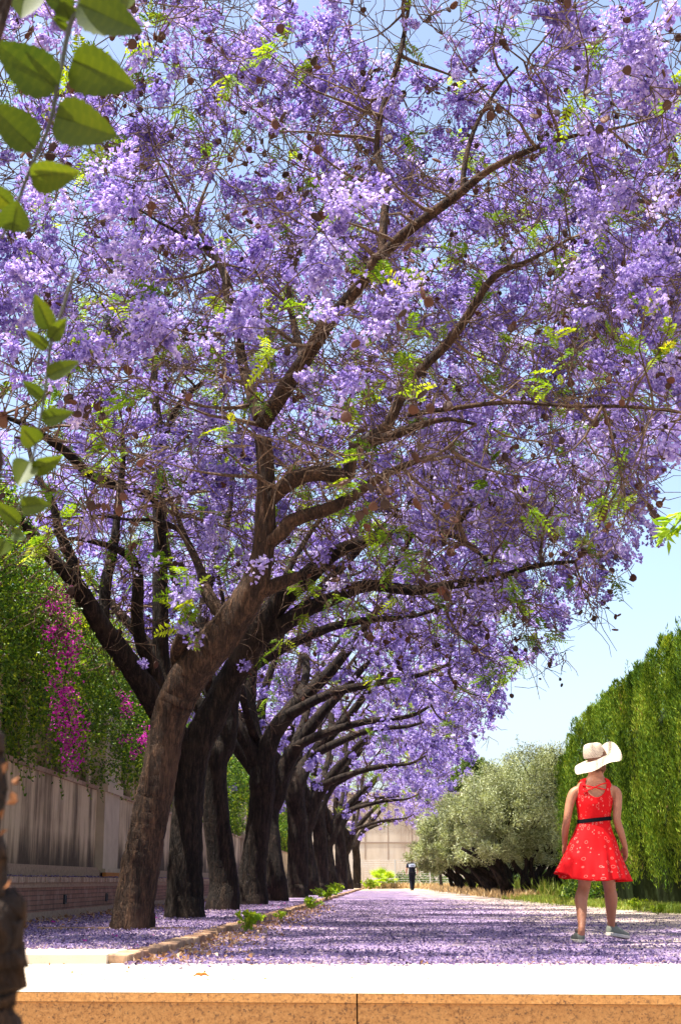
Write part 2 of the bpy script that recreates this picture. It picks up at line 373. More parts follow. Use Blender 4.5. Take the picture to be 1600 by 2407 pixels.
while x < 13:
    m.obox(frontpt(x + 1.6, 0.16, -0.5716), ax * 1.5994, ay * 0.16, up * 0.5284); x += 3.2
m.build('riser', M_granite, st)

# raised strip on the left with a rough brick kerb
def kx(Y): return -1.43 + (Y - 9.9) * 0.033
ZS = 0.058
g = MB()
ys = [9.9, 110]
g.add([(-30, ys[0], ZS), (kx(ys[0]) - 0.10, ys[0], ZS), (kx(ys[1]) - 0.10, ys[1], ZS), (-30, ys[1], ZS)], [(0, 1, 2, 3)])
tag(g.build('planting_strip', M_strip), kind='structure')
m = MB(); y = 9.9; k_ = 0
while y < 96:
    L = 0.22 if y < 60 else 0.6
    if not (14.9 < y < 15.5):
        dz = rng.normal(0, 0.006); dx = rng.normal(0, 0.010) + 0.03 * math.sin(y * 1.1)
        rot = rng.normal(0, 0.05) - 0.033; c = Vector((kx(y + L / 2) + dx, y + L / 2, 0.021 + dz))
        a = Vector((math.cos(rot), math.sin(rot), rng.normal(0, 0.04))) * 0.075; b = Vector((-math.sin(rot), math.cos(rot), rng.normal(0, 0.02))) * (L / 2 - 0.006)
        m.obox(c, a, b, up * 0.042, r=rng.random())
    y += L
kb = m.build('kerb', M_kerb); tag(kb, kind='structure')
mod = kb.modifiers.new('bevel', 'BEVEL'); mod.width = 0.012; mod.segments = 2
m = MB(); x = kx(9.9) - 0.08
while x > -9:
    m.box((x - 0.78, 9.82 + rng.normal(0, 0.004), -0.02), (x - 0.008, 9.90, ZS + 0.004), r=rng.random()); x -= 0.79
eg = m.build('kerb_edge', M_pave); tag(eg, kind='structure')

# tree pit edging round the nearest tree
m = MB()
m.box((-3.0, 14.90, ZS), (-1.50, 14.98, ZS + 0.022))
tag(m.build('tree_pit_edging', M_kerb), 'low brick edging of the tree pit by the nearest leaning trunk', 'edging')

# ------------------------------------------------------------------ garden wall on the left
def wx(Y, off=0.0): return -4.28 + 0.018 * (Y - 18) + off
wd = Vector((0.018, 1, 0)).normalized(); wn = Vector((1, -0.018, 0)).normalized()
def wbox(mb, y0, y1, o0, o1, z0, z1, r=0.5):
    c = Vector((wx((y0 + y1) / 2), (y0 + y1) / 2, (z0 + z1) / 2)) + wn * ((o0 + o1) / 2)
    mb.obox(c, wn * ((o1 - o0) / 2), wd * ((y1 - y0) / 2), up * ((z1 - z0) / 2), r)
gw = thing('garden_wall', (wx(12), 12, 0), 'tall stained beige stucco wall with piers and posts behind the tree row', 'wall')
m = MB(); wbox(m, 11, 105, -0.30, 0.0, 0.5, 2.02); m.build('panel', M_stucco, gw)
m = MB(); y = 11
while y < 105:
    wbox(m, y + 0.004, y + 1.396, -0.335, 0.035, 2.02, 2.085, rng.random()); y += 1.4
m.build('coping', M_coping, gw)
for yy in (16.3 - 9 + 9 - 8.9 + 8.9, 25.9, 35.5, 45.1, 54.7, 64.3, 73.9):
    if yy < 20: continue
    m = MB(); wbox(m, yy - 0.75, yy + 0.75, -0.10, 0.14, 0.72, 2.0); wbox(m, yy - 0.62, yy + 0.62, -0.35, 0.10, 2.16, 3.35)
    wbox(m, yy - 0.8, yy + 0.8, -0.36, 0.19, 2.0, 2.16); wbox(m, yy - 0.75, yy + 0.75, -0.08, 0.19, 0.66, 0.72)
    pr = m.build('pier', M_pier, gw)
    m = MB(); wbox(m, yy - 0.76, yy + 0.76, 0.145, 0.2, 0.56, 0.66); m.build('brick_base', M_orange, gw)
m = MB(); wbox(m, 11, 105, 0.0, 0.10, 0.5, 0.70); wbox(m, 11, 105, 0.0, 0.06, 0.70, 0.74); m.build('plinth', M_coping, gw)
y = 12.2
while y < 40:
    if abs(y - 25.9) > 0.9 and abs(y - 35.5) > 0.9:
        m = MB(); wbox(m, y - 0.20, y + 0.20, -0.32, -0.06, 2.085, 3.5); o = m.build('post', M_stucco, gw)
    y += 1.55
m = MB(); wbox(m, 11, 105, -2.4, -2.3, 1.5, 4.0); m.build('dark_backing', M_core, gw)  # dark sheet added so the openings between the posts look shaded

bw = thing('brick_planter_wall', (wx(12, .5), 12, 0), 'low red brick wall with rowlock coping along the foot of the stucco wall', 'wall')
m = MB(); wbox(m, 11, 105, 0.0, 0.52, 0.0, 0.50); m.build('brickwork', M_brick, bw)
m = MB(); wbox(m, 11, 105, 0.0, 0.54, 0.445, 0.50 + 0.004); wbox(m, 11, 105, 0.52, 0.55, ZS, 0.15); m.build('plinth', M_coping, bw)
m = MB(); y = 11
while y < 100:
    L = 0.075 if y < 45 else 0.6
    wbox(m, y + 0.004, y + L - 0.004, 0.10, 0.575 + rng.normal(0, 0.003), 0.505, 0.57 + rng.normal(0, 0.003), rng.random()); y += L
m.build('coping', M_coping, bw)
for i, (px, py) in enumerate(((28, 2118), (145, 2114), (235, 2109))):
    lab = ('small square recessed wall lamp nearest the left edge of the brick wall', 'small recessed lamp in the brick wall between the two others', 'small recessed wall lamp closest to the nearest leaning tree trunk')[i]
    Yl = (wx(18) + 0.52) * F / (px - CX) * 1.0
    Yl = Yl * (cp - (CY - py) / F * sp)
    z = pix(px, py, Yl).z
    t = thing('wall_lamp', (wx(Yl, 0.52), Yl, z), lab, 'lamp', 'recessed lamps in the brick wall')
    m = MB(); s_ = 0.062
    wbox(m, Yl - s_, Yl + s_, 0.515, 0.545, z - 0.06, z - 0.045); wbox(m, Yl - s_, Yl + s_, 0.515, 0.545, z + 0.045, z + 0.06)
    wbox(m, Yl - s_, Yl - s_ + 0.02, 0.515, 0.543, z - 0.0445, z + 0.0445); wbox(m, Yl + s_ - 0.02, Yl + s_, 0.515, 0.543, z - 0.0445, z + 0.0445)
    m.build('frame', M_lamp, t)
    m = MB(); wbox(m, Yl - s_ + 0.02, Yl + s_ - 0.02, 0.515, 0.53, z - 0.0445, z + 0.0445); m.build('diffuser', M_lampglass, t)

# ------------------------------------------------------------------ concrete wall, fence and things at the far end of the avenue
def _conc():
    k = NT('weathered_concrete'); P1 = k.coords(geo=True); n = k.noise(k.coords(geo=True, scale=(1, 1, 0.15)), 1.3, 6, 0.65); n2 = k.noise(P1, 0.5, 4)
    c = k.ramp(n, [(0.35, (0.48, 0.42, 0.35)), (0.55, (0.40, 0.34, 0.28)), (0.72, (0.27, 0.20, 0.15))])
    c = k.mix(k.ramp(n2, [(0.5, (0, 0, 0)), (0.62, (0.6,) * 3)]), c, (0.42, 0.40, 0.38)); k.bsdf(c, 0.9, spec=0.15); return k.m
M_conc = _conc(); M_joint = m_flat('joint_dark', (0.25, 0.19, 0.15), 0.9, 0.1); M_galv = m_flat('galvanised_wire', (0.34, 0.34, 0.33), 0.5, 0.4)
YW = 112.0
def zof(py, Y): return pix(CX, py, Y).z
cwl = thing('concrete_wall', (5, YW, 0), 'high weathered concrete retaining wall closing the far end of the avenue', 'wall')
zt = zof(1866, YW); z1 = zof(1981, YW); z2 = zof(1928, YW); z3 = zof(2021, YW)
m = MB(); m.box((-12, YW, -0.01), (34, YW + 0.8, zt)); m.build('panel', M_conc, cwl)
m = MB()
for z in (z1, z2): m.box((-12, YW - 0.03, z - 0.05), (34, YW, z + 0.05))
for px in (858, 912, 968, 1025, 1080, 1140, 1200, 1260): 
    x = pix(px, 1980, YW).x; m.box((x - 0.035, YW - 0.02, z3), (x + 0.035, YW, zt))
m.build('joint', M_joint, cwl)
m = MB(); m.box((-12, YW - 0.25, zt), (34, YW + 0.9, zt + 0.12)); m.build('coping', M_conc, cwl)
YF = 104.0
wf = thing('wire_fence', (5, YF, 0), 'low wire mesh fence on thin posts before the concrete wall', 'fence')
x0, x1 = pix(845, 2020, YF).x, pix(1330, 2020, YF).x; ztf = zof(2022, YF)
m = MB()
for i in range(13):
    z = 0.06 + (ztf - 0.06) * i / 12; m.tube([(x0, YF, z), (x1, YF, z)], 0.008, 4, cap=False)
xx = x0
while xx < x1: m.tube([(xx, YF + .02, 0), (xx, YF + .02, ztf)], 0.005, 3, cap=False); xx += 0.22
m.build('mesh', M_galv, wf)
for px in (845, 928, 1010, 1064, 1120, 1190):
    x = pix(px, 2020, YF).x; m = MB(); m.tube([(x, YF - .04, 0), (x, YF - .04, ztf + 0.05)], 0.045, 8); m.build('post', M_galv, wf)
m = MB(); m.box((pix(990, 2088, 98).x, 98, -0.01), (20, 98.2, 0.14)); tag(m.build('low_kerb', M_kerb), kind='structure')

# ------------------------------------------------------------------ jacarandas
def limb_world(pts, m=5):
    """pts: (px, py, Y, width_px) traced on the photo; returns world points and radii, smoothed"""
    P = np.array([list(pix(a, b, Y)) + [w / 2 * mpp(b, Y)] for a, b, Y, w in pts])
    Q = catmull(P, m); return Q[:, :3], np.maximum(Q[:, 3], 0.012)

def colonize(limbs, attr, step=0.2, kill=0.36, infl=1.6, iters=110, seed=0, trop=(0, 0, 0.05), maxn=9000):
    g = np.random.default_rng(seed)
    N = []; par = []; pre = []
    for (P, r) in limbs:
        base = -1
        if len(N):
            d = np.linalg.norm(np.array(N) - P[0], axis=1); base = int(d.argmin())
        seg = np.linalg.norm(np.diff(P, axis=0), axis=1).cumsum(); keep = [0]; acc = 0
        for i in range(1, len(P)):
            if seg[i - 1] - acc >= step or i == len(P) - 1: keep.append(i); acc = seg[i - 1]
        last = base
        for i in keep:
            N.append(P[i]); par.append(last); pre.append(r[i]); last = len(N) - 1
    N = np.array(N); par = list(par); pre = list(pre); n0 = len(N)
    fin = N[:, 2] > 1.7
    D = np.linalg.norm(attr[:, None] - N[None], axis=2) + np.where(fin, 0, 99)[None]
    near = D.argmin(1); dist = D.min(1); alive = dist > kill
    del D
    trop = np.array(trop)
    for it in range(iters):
        idx = np.nonzero(alive & (dist < infl))[0]
        if len(idx) == 0:
            if infl > 6: break
            infl *= 1.5; continue
        dirs = unit(attr[idx] - N[near[idx]]); u, inv = np.unique(near[idx], return_inverse=True)
        S = np.zeros((len(u), 3)); np.add.at(S, inv, dirs)
        S = unit(unit(S) + trop + g.normal(0, 0.20, S.shape))
        new = N[u] + S * step
        k0 = len(N); N = np.vstack([N, new]); par += list(u); pre += [0.0] * len(u)
        ai = np.nonzero(alive)[0]
        for c in range(0, len(ai), 2500):
            a = ai[c:c + 2500]; d = np.linalg.norm(attr[a][:, None] - new[None], axis=2); j = d.argmin(1); dm = d.min(1)
            b = dm < dist[a]; near[a[b]] = j[b] + k0; dist[a[b]] = dm[b]
        alive &= dist > kill
        if len(N) > maxn: break
    return N, np.array(par), np.array(pre), n0

def branch_mesh(N, par, pre, n0, mb, mbt, rt=0.0055, g=rng, thin_limit=0.03):
    n = len(N); ch = [[] for _ in range(n)]
    for i in range(n):
        if par[i] >= 0: ch[par[i]].append(i)
    cnt = np.zeros(n)
    for i in range(n - 1, -1, -1):
        if not ch[i]: cnt[i] = 1
        if par[i] >= 0: cnt[par[i]] += cnt[i]
    rad = rt * cnt ** 0.50
    for i in range(n0, n):
        p = par[i]; lim = (pre[p] if p < n0 else rad[p]) * 0.8; rad[i] = min(rad[i], lim)
    tips = [i for i in range(n0, n) if not ch[i]]
    for i in range(n):
        kids = sorted([c for c in ch[i] if c >= n0], key=lambda c: -cnt[c])
        starts = kids if i < n0 else kids[1:]
        for s_ in starts:
            path = [i, s_]
            while True:
                k2 = [c for c in ch[path[-1]]]
                if not k2: break
                path.append(max(k2, key=lambda c: cnt[c]))
            P = N[path]; r = rad[path].copy(); r[0] = min(r[1] * 1.15, pre[i] if i < n0 else rad[i])
            if len(P) > 2: P[1:-1] = P[1:-1] * 0.6 + (P[:-2] + P[2:]) * 0.2
            big = r[1] > thin_limit
            (mb if big else mbt).tube(P, r, 7 if big else 4, cap=False, r=g.random())
    return tips, cnt, ch, rad

def flowers(mb, C, A, nf, size, spread, g):
    """panicles: C tips, A axes; each flower a folded pair of petals"""
    n = len(C) * nf; Cc = np.repeat(C, nf, 0); Ax = np.repeat(A, nf, 0); sp = np.repeat(np.broadcast_to(spread, (len(C),)), nf)[:, None]
    t = g.random((n, 1)); off = rdirs(n, g) * (g.random((n, 1)) ** 0.5) * sp * (0.55 - 0.30 * t)
    P = Cc + Ax * sp * t * 1.15 + off
    d = unit(off + Ax * 0.4 * sp + g.normal(0, 0.02, (n, 3)) - np.array([0, 0, .02])); nn = rdirs(n, g); S = unit(np.cross(d, nn)); U = np.cross(S, d)
    L = size * g.uniform(0.7, 1.25, (n, 1)); w = L * 0.55
    a = P; b = P + d * L; v = np.stack([a - S * w * .35, a + S * w * .35, b + S * w + U * w * .5, b - S * w + U * w * .1], 1)
    v2 = np.stack([a - U * w * .35, a + U * w * .35, b * 1.0 + U * w - S * w * .4, b - U * w * .9], 1)
    base = np.repeat(g.normal(0, 0.16, len(C)), nf)
    r = np.clip(g.normal(0.42, 0.22, n) + base, 0, 1)
    mb.add(v.reshape(-1, 3), np.arange(4 * n).reshape(-1, 4), rq=r)
    mb.add(v2.reshape(-1, 3), np.arange(4 * n).reshape(-1, 4), rq=np.clip(r + g.normal(0, .1, n), 0, 1))

def ferns(mb, C, D, L, pairs, g, droop=0.35):
    """bipinnate leaves: a curved rachis with opposite leaflets"""
    n = len(C); D = unit(D + np.array([0, 0, 0.15])); up_ = np.array([0, 0, 1.0]); S = unit(np.cross(D, up_) + g.normal(0, .35, (n, 3)))
    S = unit(S - D * (S * D).sum(1)[:, None]); L = np.broadcast_to(L, (n,))[:, None]; rr = np.clip(g.normal(.5, .22, n), 0, 1)
    for k in range(pairs):
        t = (k + 0.7) / pairs; P = C + D * L * t - up_ * L * droop * t * t
        ln = L * 0.30 * math.sin(math.pi * (0.18 + 0.74 * t)) + L * .03
        for sgn in (-1, 1):
            d = unit(S * sgn + D * 0.45 - up_ * 0.25 + g.normal(0, .1, (n, 3)))
            leaf_quads(mb, P, ln[:, 0], (L * 0.85 / pairs)[:, 0], d, np.cross(d, D) + g.normal(0, .25, (n, 3)), rnd=rr, g=g, bend=.1)
    v = np.stack([C - S * .004, C + S * .004, C + D * L - up_ * L * droop + S * .002, C + D * L - up_ * L * droop - S * .002], 1)
    mb.add(v.reshape(-1, 3), np.arange(4 * n).reshape(-1, 4), rq=.5)

def pod_rings(c, s, ax, g):
    """flattened woody seed pod: a thick wavy disc, gaping slightly at the edge"""
    a = unit(np.array(ax)); u = unit(np.cross(a, [0.1, 0.3, 1.0])); v = np.cross(a, u); K = 10
    th = np.arange(K) / K * 2 * np.pi; wav = 1 + .07 * np.sin(3 * th + g.uniform(0, 6)); out = []
    for h, k in ((-.30, .35), (-.26, .75), (-.10, 1.0), (0.10, 1.0), (.26, .75), (.30, .35)):
        out.append(c + a * s * h * .8 + (np.cos(th) * wav * k)[:, None] * u * s * 0.92 + (np.sin(th) * wav * k)[:, None] * v * s)
    return out

HOLES = []
VOIDS = []
def crown_points(n, bx, by, g, top=10.9, left=-6.6, right0=3.3, half=4.6, zlow=3.3, shell=0.35):
    out = []
    while len(out) < n:
        m_ = 4000; z = g.uniform(zlow, top, m_); y = g.uniform(-half, half, m_); x = g.uniform(left - 1, right0 + 3, m_)
        f = (z - zlow) / (top - zlow)
        xr = right0 + 1.9 * np.minimum(1, f * 1.8) - 1.6 * np.clip(f - .7, 0, 1) / .3 * .9
        xl = left + 1.6 * np.clip(.5 - f, 0, 1) + 1.3 * np.clip(f - .7, 0, 1) / .3
        cx = (xr + xl) / 2; hw = (xr - xl) / 2
        q = (np.abs(x - cx) / hw) ** 3 + (np.abs(y) / (half * (1 - .35 * np.clip(f - .5, 0, 1)))) ** 3 + np.clip(f - .55, 0, 1) ** 3 * 6
        r_trunk = np.hypot(x - (bx + 0.8), y); zmin = zlow + 1.5 * np.exp(-(r_trunk / 2.2) ** 2) + 0.12 * np.sin(x * 2.1 + by) + .25 * np.sin(y * 1.7 + x)
        keep = (q < 1) & (z > zmin) & (g.random(m_) < shell + (1 - shell) * np.clip(q * 1.4, 0, 1))
        # lumpy outline
        keep &= (np.sin(x * 1.3 + by) * np.sin(y * 1.7 + 1) * np.sin(z * 1.5 + by * 2) > -0.36)
        for (hx, hy, hz, hr) in HOLES:      # gaps in the foliage that let the sun through
            q0 = np.stack([x - hx, y + by - hy, z - hz], 1); sdv = np.array(sdir); al = q0 @ sdv; keep &= (np.linalg.norm(q0 - al[:, None] * sdv, axis=1) > hr) | (al < 0)
        for (v_, vr) in VOIDS: keep &= (x - v_[0]) ** 2 + (y + by - v_[1]) ** 2 + (z - v_[2]) ** 2 > vr ** 2
        for p in zip(x[keep], y[keep] + by, z[keep]): out.append(p)
    return np.array(out[:n])

def jacaranda(name_lab, Y, limbs_px, seed, nattr, n_blossom, fsize, nf, n_leaf, n_pod, pods_ind, bark, xoff=0.0, sides=26, crown=None, step=.2, twigs=True, pod_size=.029, flair=True, sprout=False, leaf_len=.25):
    g = np.random.default_rng(seed)
    base = pix(limbs_px[0][0][0], limbs_px[0][0][1], Y); base.z = ZS if base.x < kx(Y) else 0
    T = thing('jacaranda_tree', base, name_lab, 'tree', 'jacarandas planted in a row along the path')
    limbs = [limb_world(p) for p in limbs_px]
    P_, r_ = limbs[0]; P_[0][2] = ZS - .03; limbs[0] = (np.vstack([[P_[0] - [0.03, 0, .45]], P_]), np.concatenate([[r_[0]], r_]))
    mt = MB()
    for i, (P, r) in enumerate(limbs):
        P2 = catmull(P[::3] if len(P) > 9 else P, 6); r2 = np.interp(np.linspace(0, 1, len(P2)), np.linspace(0, 1, len(r)), r)
        for _ in range(3): P2[2:-1] = (P2[1:-2] + P2[2:-1] * 2 + P2[3:]) / 4 if len(P2) > 6 else P2[2:-1]
        P2 = P2 + g.normal(0, 1, P2.shape) * r2[:, None] * 0.018
        if i == 0 and flair:
            hh = np.clip(1 - (P2[:, 2] - ZS) / 0.45, 0, 1); r2 = r2 * (1 + .10 * hh ** 2)
        bump_ = 1 + .02 * np.sin(np.arange(len(r2)) * .31 + seed + i)
        mt.tube(P2, r2 * bump_, sides if i == 0 else max(8, sides - 8), rough=0.05, seed=seed * 31 + i, r=g.random())
    c = crown or {}
    attr = crown_points(nattr, base.x, Y, g, **c)
    N, par, pre, n0 = colonize(limbs, attr, step=step, seed=seed, kill=step * 1.75)
    mb, mbt = MB(), MB()
    tips, cnt, ch, rad = branch_mesh(N, par, pre, n0, mb, mbt, g=g, rt=.007 if step < .25 else .009)
    grown = np.arange(n0, len(N)); dirs = unit(N[grown] - N[par[grown]])
    thin = grown[cnt[grown] <= 6]; dthin = dirs[cnt[grown] <= 6]
    tips = np.array(tips)
    # crooked fine twigs
    if twigs:
        sel = g.choice(len(thin), int(len(thin) * twigs), replace=True)
        for i in sel:
            p = N[thin[i]]; d = unit(dthin[i] + g.normal(0, .75, 3) + np.array([0, 0, -.1])); L = g.uniform(.25, .75); pts = [p]
            for k in range(4):
                d = unit(d + g.normal(0, .33, 3)); pts.append(pts[-1] + d * L / 4)
            mbt.tube(pts, [.007, .0063, .0056, .0048, .0035], 3, cap=False, r=g.random())
    if mt.v: mt.build('trunk', bark, T, smooth=True)
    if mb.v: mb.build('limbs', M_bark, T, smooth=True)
    tp = N[tips]; td = unit(N[tips] - N[par[tips]])
    # flowering tips are mostly on the outside of the crown
    cen = np.array([base.x + .6, Y, 6.2]); q = np.linalg.norm((tp - cen) / np.array([5.2, 4.4, 4.2]), axis=1)
    # patchy flowering
    patch = np.sin(tp[:, 0] * 1.9 + seed) * np.sin(tp[:, 1] * 1.7) + np.sin(tp[:, 2] * 2.3 + 2) * .7 + g.normal(0, .35, len(tp))
    w = np.clip((q - .5) * 1.8, .05, 1) ** 1.5 * np.clip(.3 + patch * 1.1, .02, 1.7) * np.clip((tp[:, 2] - 2.8) / 3.5, .25, 1)
    w *= np.where((np.hypot(tp[:, 0] - base.x - .9, (tp[:, 1] - Y) * .7) < 2.6) & (tp[:, 2] < 8.3), .30, 1.0)
    for (hx, hy, hz, hr) in HOLES: q0 = tp - np.array([hx, hy, hz]); al = q0 @ np.array(sdir); w = np.where(np.linalg.norm(q0 - al[:, None] * np.array(sdir), axis=1) < hr + .25, 0, w)
    for (v_, vr) in VOIDS: w = np.where(np.linalg.norm(tp - np.array(v_), axis=1) < vr + .1, 0, w)
    w /= w.sum()
    sel = g.choice(len(tips), n_blossom, replace=True, p=w)
    C = tp[sel] + g.normal(0, .12, (n_blossom, 3)); A = unit(td[sel] * .7 + g.normal(0, .45, (n_blossom, 3)) + np.array([0, 0, -.15]))
    bl = MB(); flowers(bl, C, A, nf, fsize, g.uniform(.11, .29, n_blossom), g); bl.build('blossoms', M_blossom, T)
    sel = g.choice(len(thin), n_leaf, replace=True); lf = MB()
    grp = g.choice(len(thin), max(6, n_leaf // 7)); base_i = np.repeat(grp, 7)[:n_leaf]; sel[:len(base_i)] = base_i
    ferns(lf, N[thin[sel]] + g.normal(0, .04, (n_leaf, 3)), unit(dthin[sel] + g.normal(0, .7, (n_leaf, 3))), g.uniform(.6, 1.2, n_leaf) * leaf_len, 8, g)
    lf.build('leaves', M_fern, T)
    if sprout:
        sm = MB(); C = np.array([list(pix(a_, b_, 14.5)) for a_, b_ in ((432, 1470), (436, 1440), (428, 1420), (440, 1400), (434, 1380), (446, 1430), (425, 1450), (440, 1360), (450, 1390), (420, 1400), (444, 1470), (430, 1350))]); k_ = len(C)
        ferns(sm, C, g.normal(0, 1, (k_, 3)) * [1, .6, .5] + [0, 0, .35], np.full(k_, .34), 11, g); sm.tube(catmull([np.array(pix(a_, b_, 14.6)) for a_, b_ in ((432, 1496), (436, 1440), (440, 1350))], 4), .008, 5)
        sm.build('sprout', M_fern, T); sb = MB(); flowers(sb, np.array([list(pix(a_, b_, 14.4)) for a_, b_ in ((418, 1385), (432, 1378), (450, 1370), (460, 1505), (585, 1350))]), rdirs(5, g), 60, .034, np.full(5, .2), g); sb.build('low_blossoms', M_blossom, T)
    if n_pod:
        w2 = np.clip(q, .1, 2) ** 2; w2 /= w2.sum(); sel = g.choice(len(tips), n_pod, p=w2)
        P = tp[sel] + unit(tp[sel] - cen) * g.uniform(.02, .26, (n_pod, 1)) + g.normal(0, .10, (n_pod, 3)) + np.array([0, 0, -.14])
        for a_, b_ in zip(tp[sel], P): mbt.tube([a_, (a_ + b_) / 2 + [0, 0, .03], b_ + [0, 0, .02]], .0045, 3, cap=False, r=g.random())
        clus = g.random(n_pod) < .4; P[clus] = np.roll(P, 1, 0)[clus] + g.normal(0, .045, (clus.sum(), 3))
        order = np.argsort(-1 / np.linalg.norm(P - np.array([0, 0, H]), axis=1))
        # those in front of the lens first
        rest = MB(); first = []
        for j, i in enumerate(order):
            p = P[i]; s_ = pod_size * g.uniform(.8, 1.3); v_ = p - np.array([0, 0, H]); dpt = v_[1] * cp + v_[2] * sp
            uu = v_[0] / dpt * F + CX; vv = CY - (-v_[1] * sp + v_[2] * cp) / dpt * F
            vis = 0 < uu < 1600 and 0 < vv < 2407
            if vis and len(first) < pods_ind:
                m = MB(); m.rings(pod_rings(p, s_, g.normal(size=3), g), r=g.random()); m.tube([p + [0, 0, s_ * .9], p + [0, .01, s_ + .05]], .003, 4)
                o = m.build('seed_pod', M_pod, T, smooth=False); first.append(o)
            else:
                rest.rings(pod_rings(p, s_, g.normal(size=3), g), r=g.random())
        if rest.v:
            o = rest.build('seed_pods', M_pod, T); tag(o, kind='stuff')
    if mbt.v: mbt.build('twigs', M_twig, T)
    return T

# nearest tree: limbs traced on the photograph
L1 = [
 [(305, 2210, 15, 104), (318, 2120, 15, 92), (338, 2000, 15, 89), (355, 1910, 15, 86), (374, 1814, 15, 84), (400, 1692, 15, 82), (425, 1622, 14.95, 88), (470, 1555, 14.9, 92), (527, 1485, 14.9, 88), (575, 1418, 14.85, 78), (604, 1357, 14.8, 66), (619, 1286, 14.8, 54), (624, 1204, 14.8, 50), (624, 1102, 14.8, 44), (612, 985, 14.8, 38)],
 [(612, 985, 14.8, 34), (590, 925, 15, 26), (571, 857, 15.2, 24), (551, 735, 15.4, 22), (530, 653, 15.5, 19), (490, 571, 15.6, 15), (440, 510, 15.8, 10)],
 [(614, 1000, 14.8, 36), (660, 930, 14.6, 38), (714, 847, 14.3, 36), (775, 755, 14.0, 34), (826, 694, 13.8, 32), (888, 612, 13.6, 29), (960, 541, 13.3, 26), (1061, 469, 13.1, 23), (1143, 403, 12.9, 18), (1224, 362, 12.7, 15), (1316, 327, 12.5, 12), (1430, 305, 12.3, 8)],
 [(895, 606, 13.6, 20), (903, 500, 13.7, 20), (905, 440, 13.8, 17), (885, 350, 14.0, 14), (900, 250, 14.0, 13), (940, 130, 14.1, 12), (965, -20, 14.2, 8)],
 [(624, 1190, 14.8, 30), (686, 1128, 14.6, 38), (757, 1112, 14.5, 36), (815, 1118, 14.4, 34), (826, 1071, 14.4, 30), (849, 1040, 14.4, 28), (910, 1000, 14.4, 25), (960, 900, 14.3, 24), (1061, 796, 14.2, 22), (1122, 704, 14.1, 20), (1168, 643, 14.0, 16), (1245, 612, 13.9, 10), (1340, 560, 13.8, 7)],
 [(849, 1044, 14.4, 26), (920, 1024, 14.2, 24), (985, 1000, 14.0, 20), (1060, 985, 13.8, 12), (1160, 1010, 13.6, 8)],
 [(612, 1290, 14.8, 34), (660, 1255, 14.7, 34), (686, 1224, 14.7, 34), (757, 1200, 14.6, 31), (818, 1175, 14.6, 28), (880, 1130, 14.6, 22), (960, 1090, 14.5, 16), (1060, 1060, 14.4, 10)],
 [(575, 1418, 14.85, 34), (640, 1378, 14.8, 32), (698, 1356, 14.8, 26), (706, 1353, 14.8, 22)],
 [(460, 1610, 15.05, 40), (428, 1560, 14.98, 46), (420, 1525, 14.85, 40), (430, 1500, 14.7, 34), (434, 1492, 14.7, 26)],
 [(540, 1470, 14.9, 30), (490, 1400, 15.1, 30), (468, 1330, 15.3, 22), (430, 1250, 15.6, 16), (400, 1150, 15.9, 10)],
 [(714, 847, 14.3, 20), (690, 760, 14.8, 16), (680, 660, 15.2, 12), (720, 560, 15.4, 9)],
 [(1088, 450, 13.05, 14), (1092, 380, 13.1, 13), (1120, 290, 13.2, 10), (1175, 200, 13.3, 8), (1245, 130, 13.3, 5)],
 [(960, 975, 14.2, 12), (1060, 960, 13.8, 12), (1200, 945, 13.2, 10), (1340, 955, 12.8, 9), (1470, 955, 12.4, 8), (1640, 975, 12.0, 6)],
]
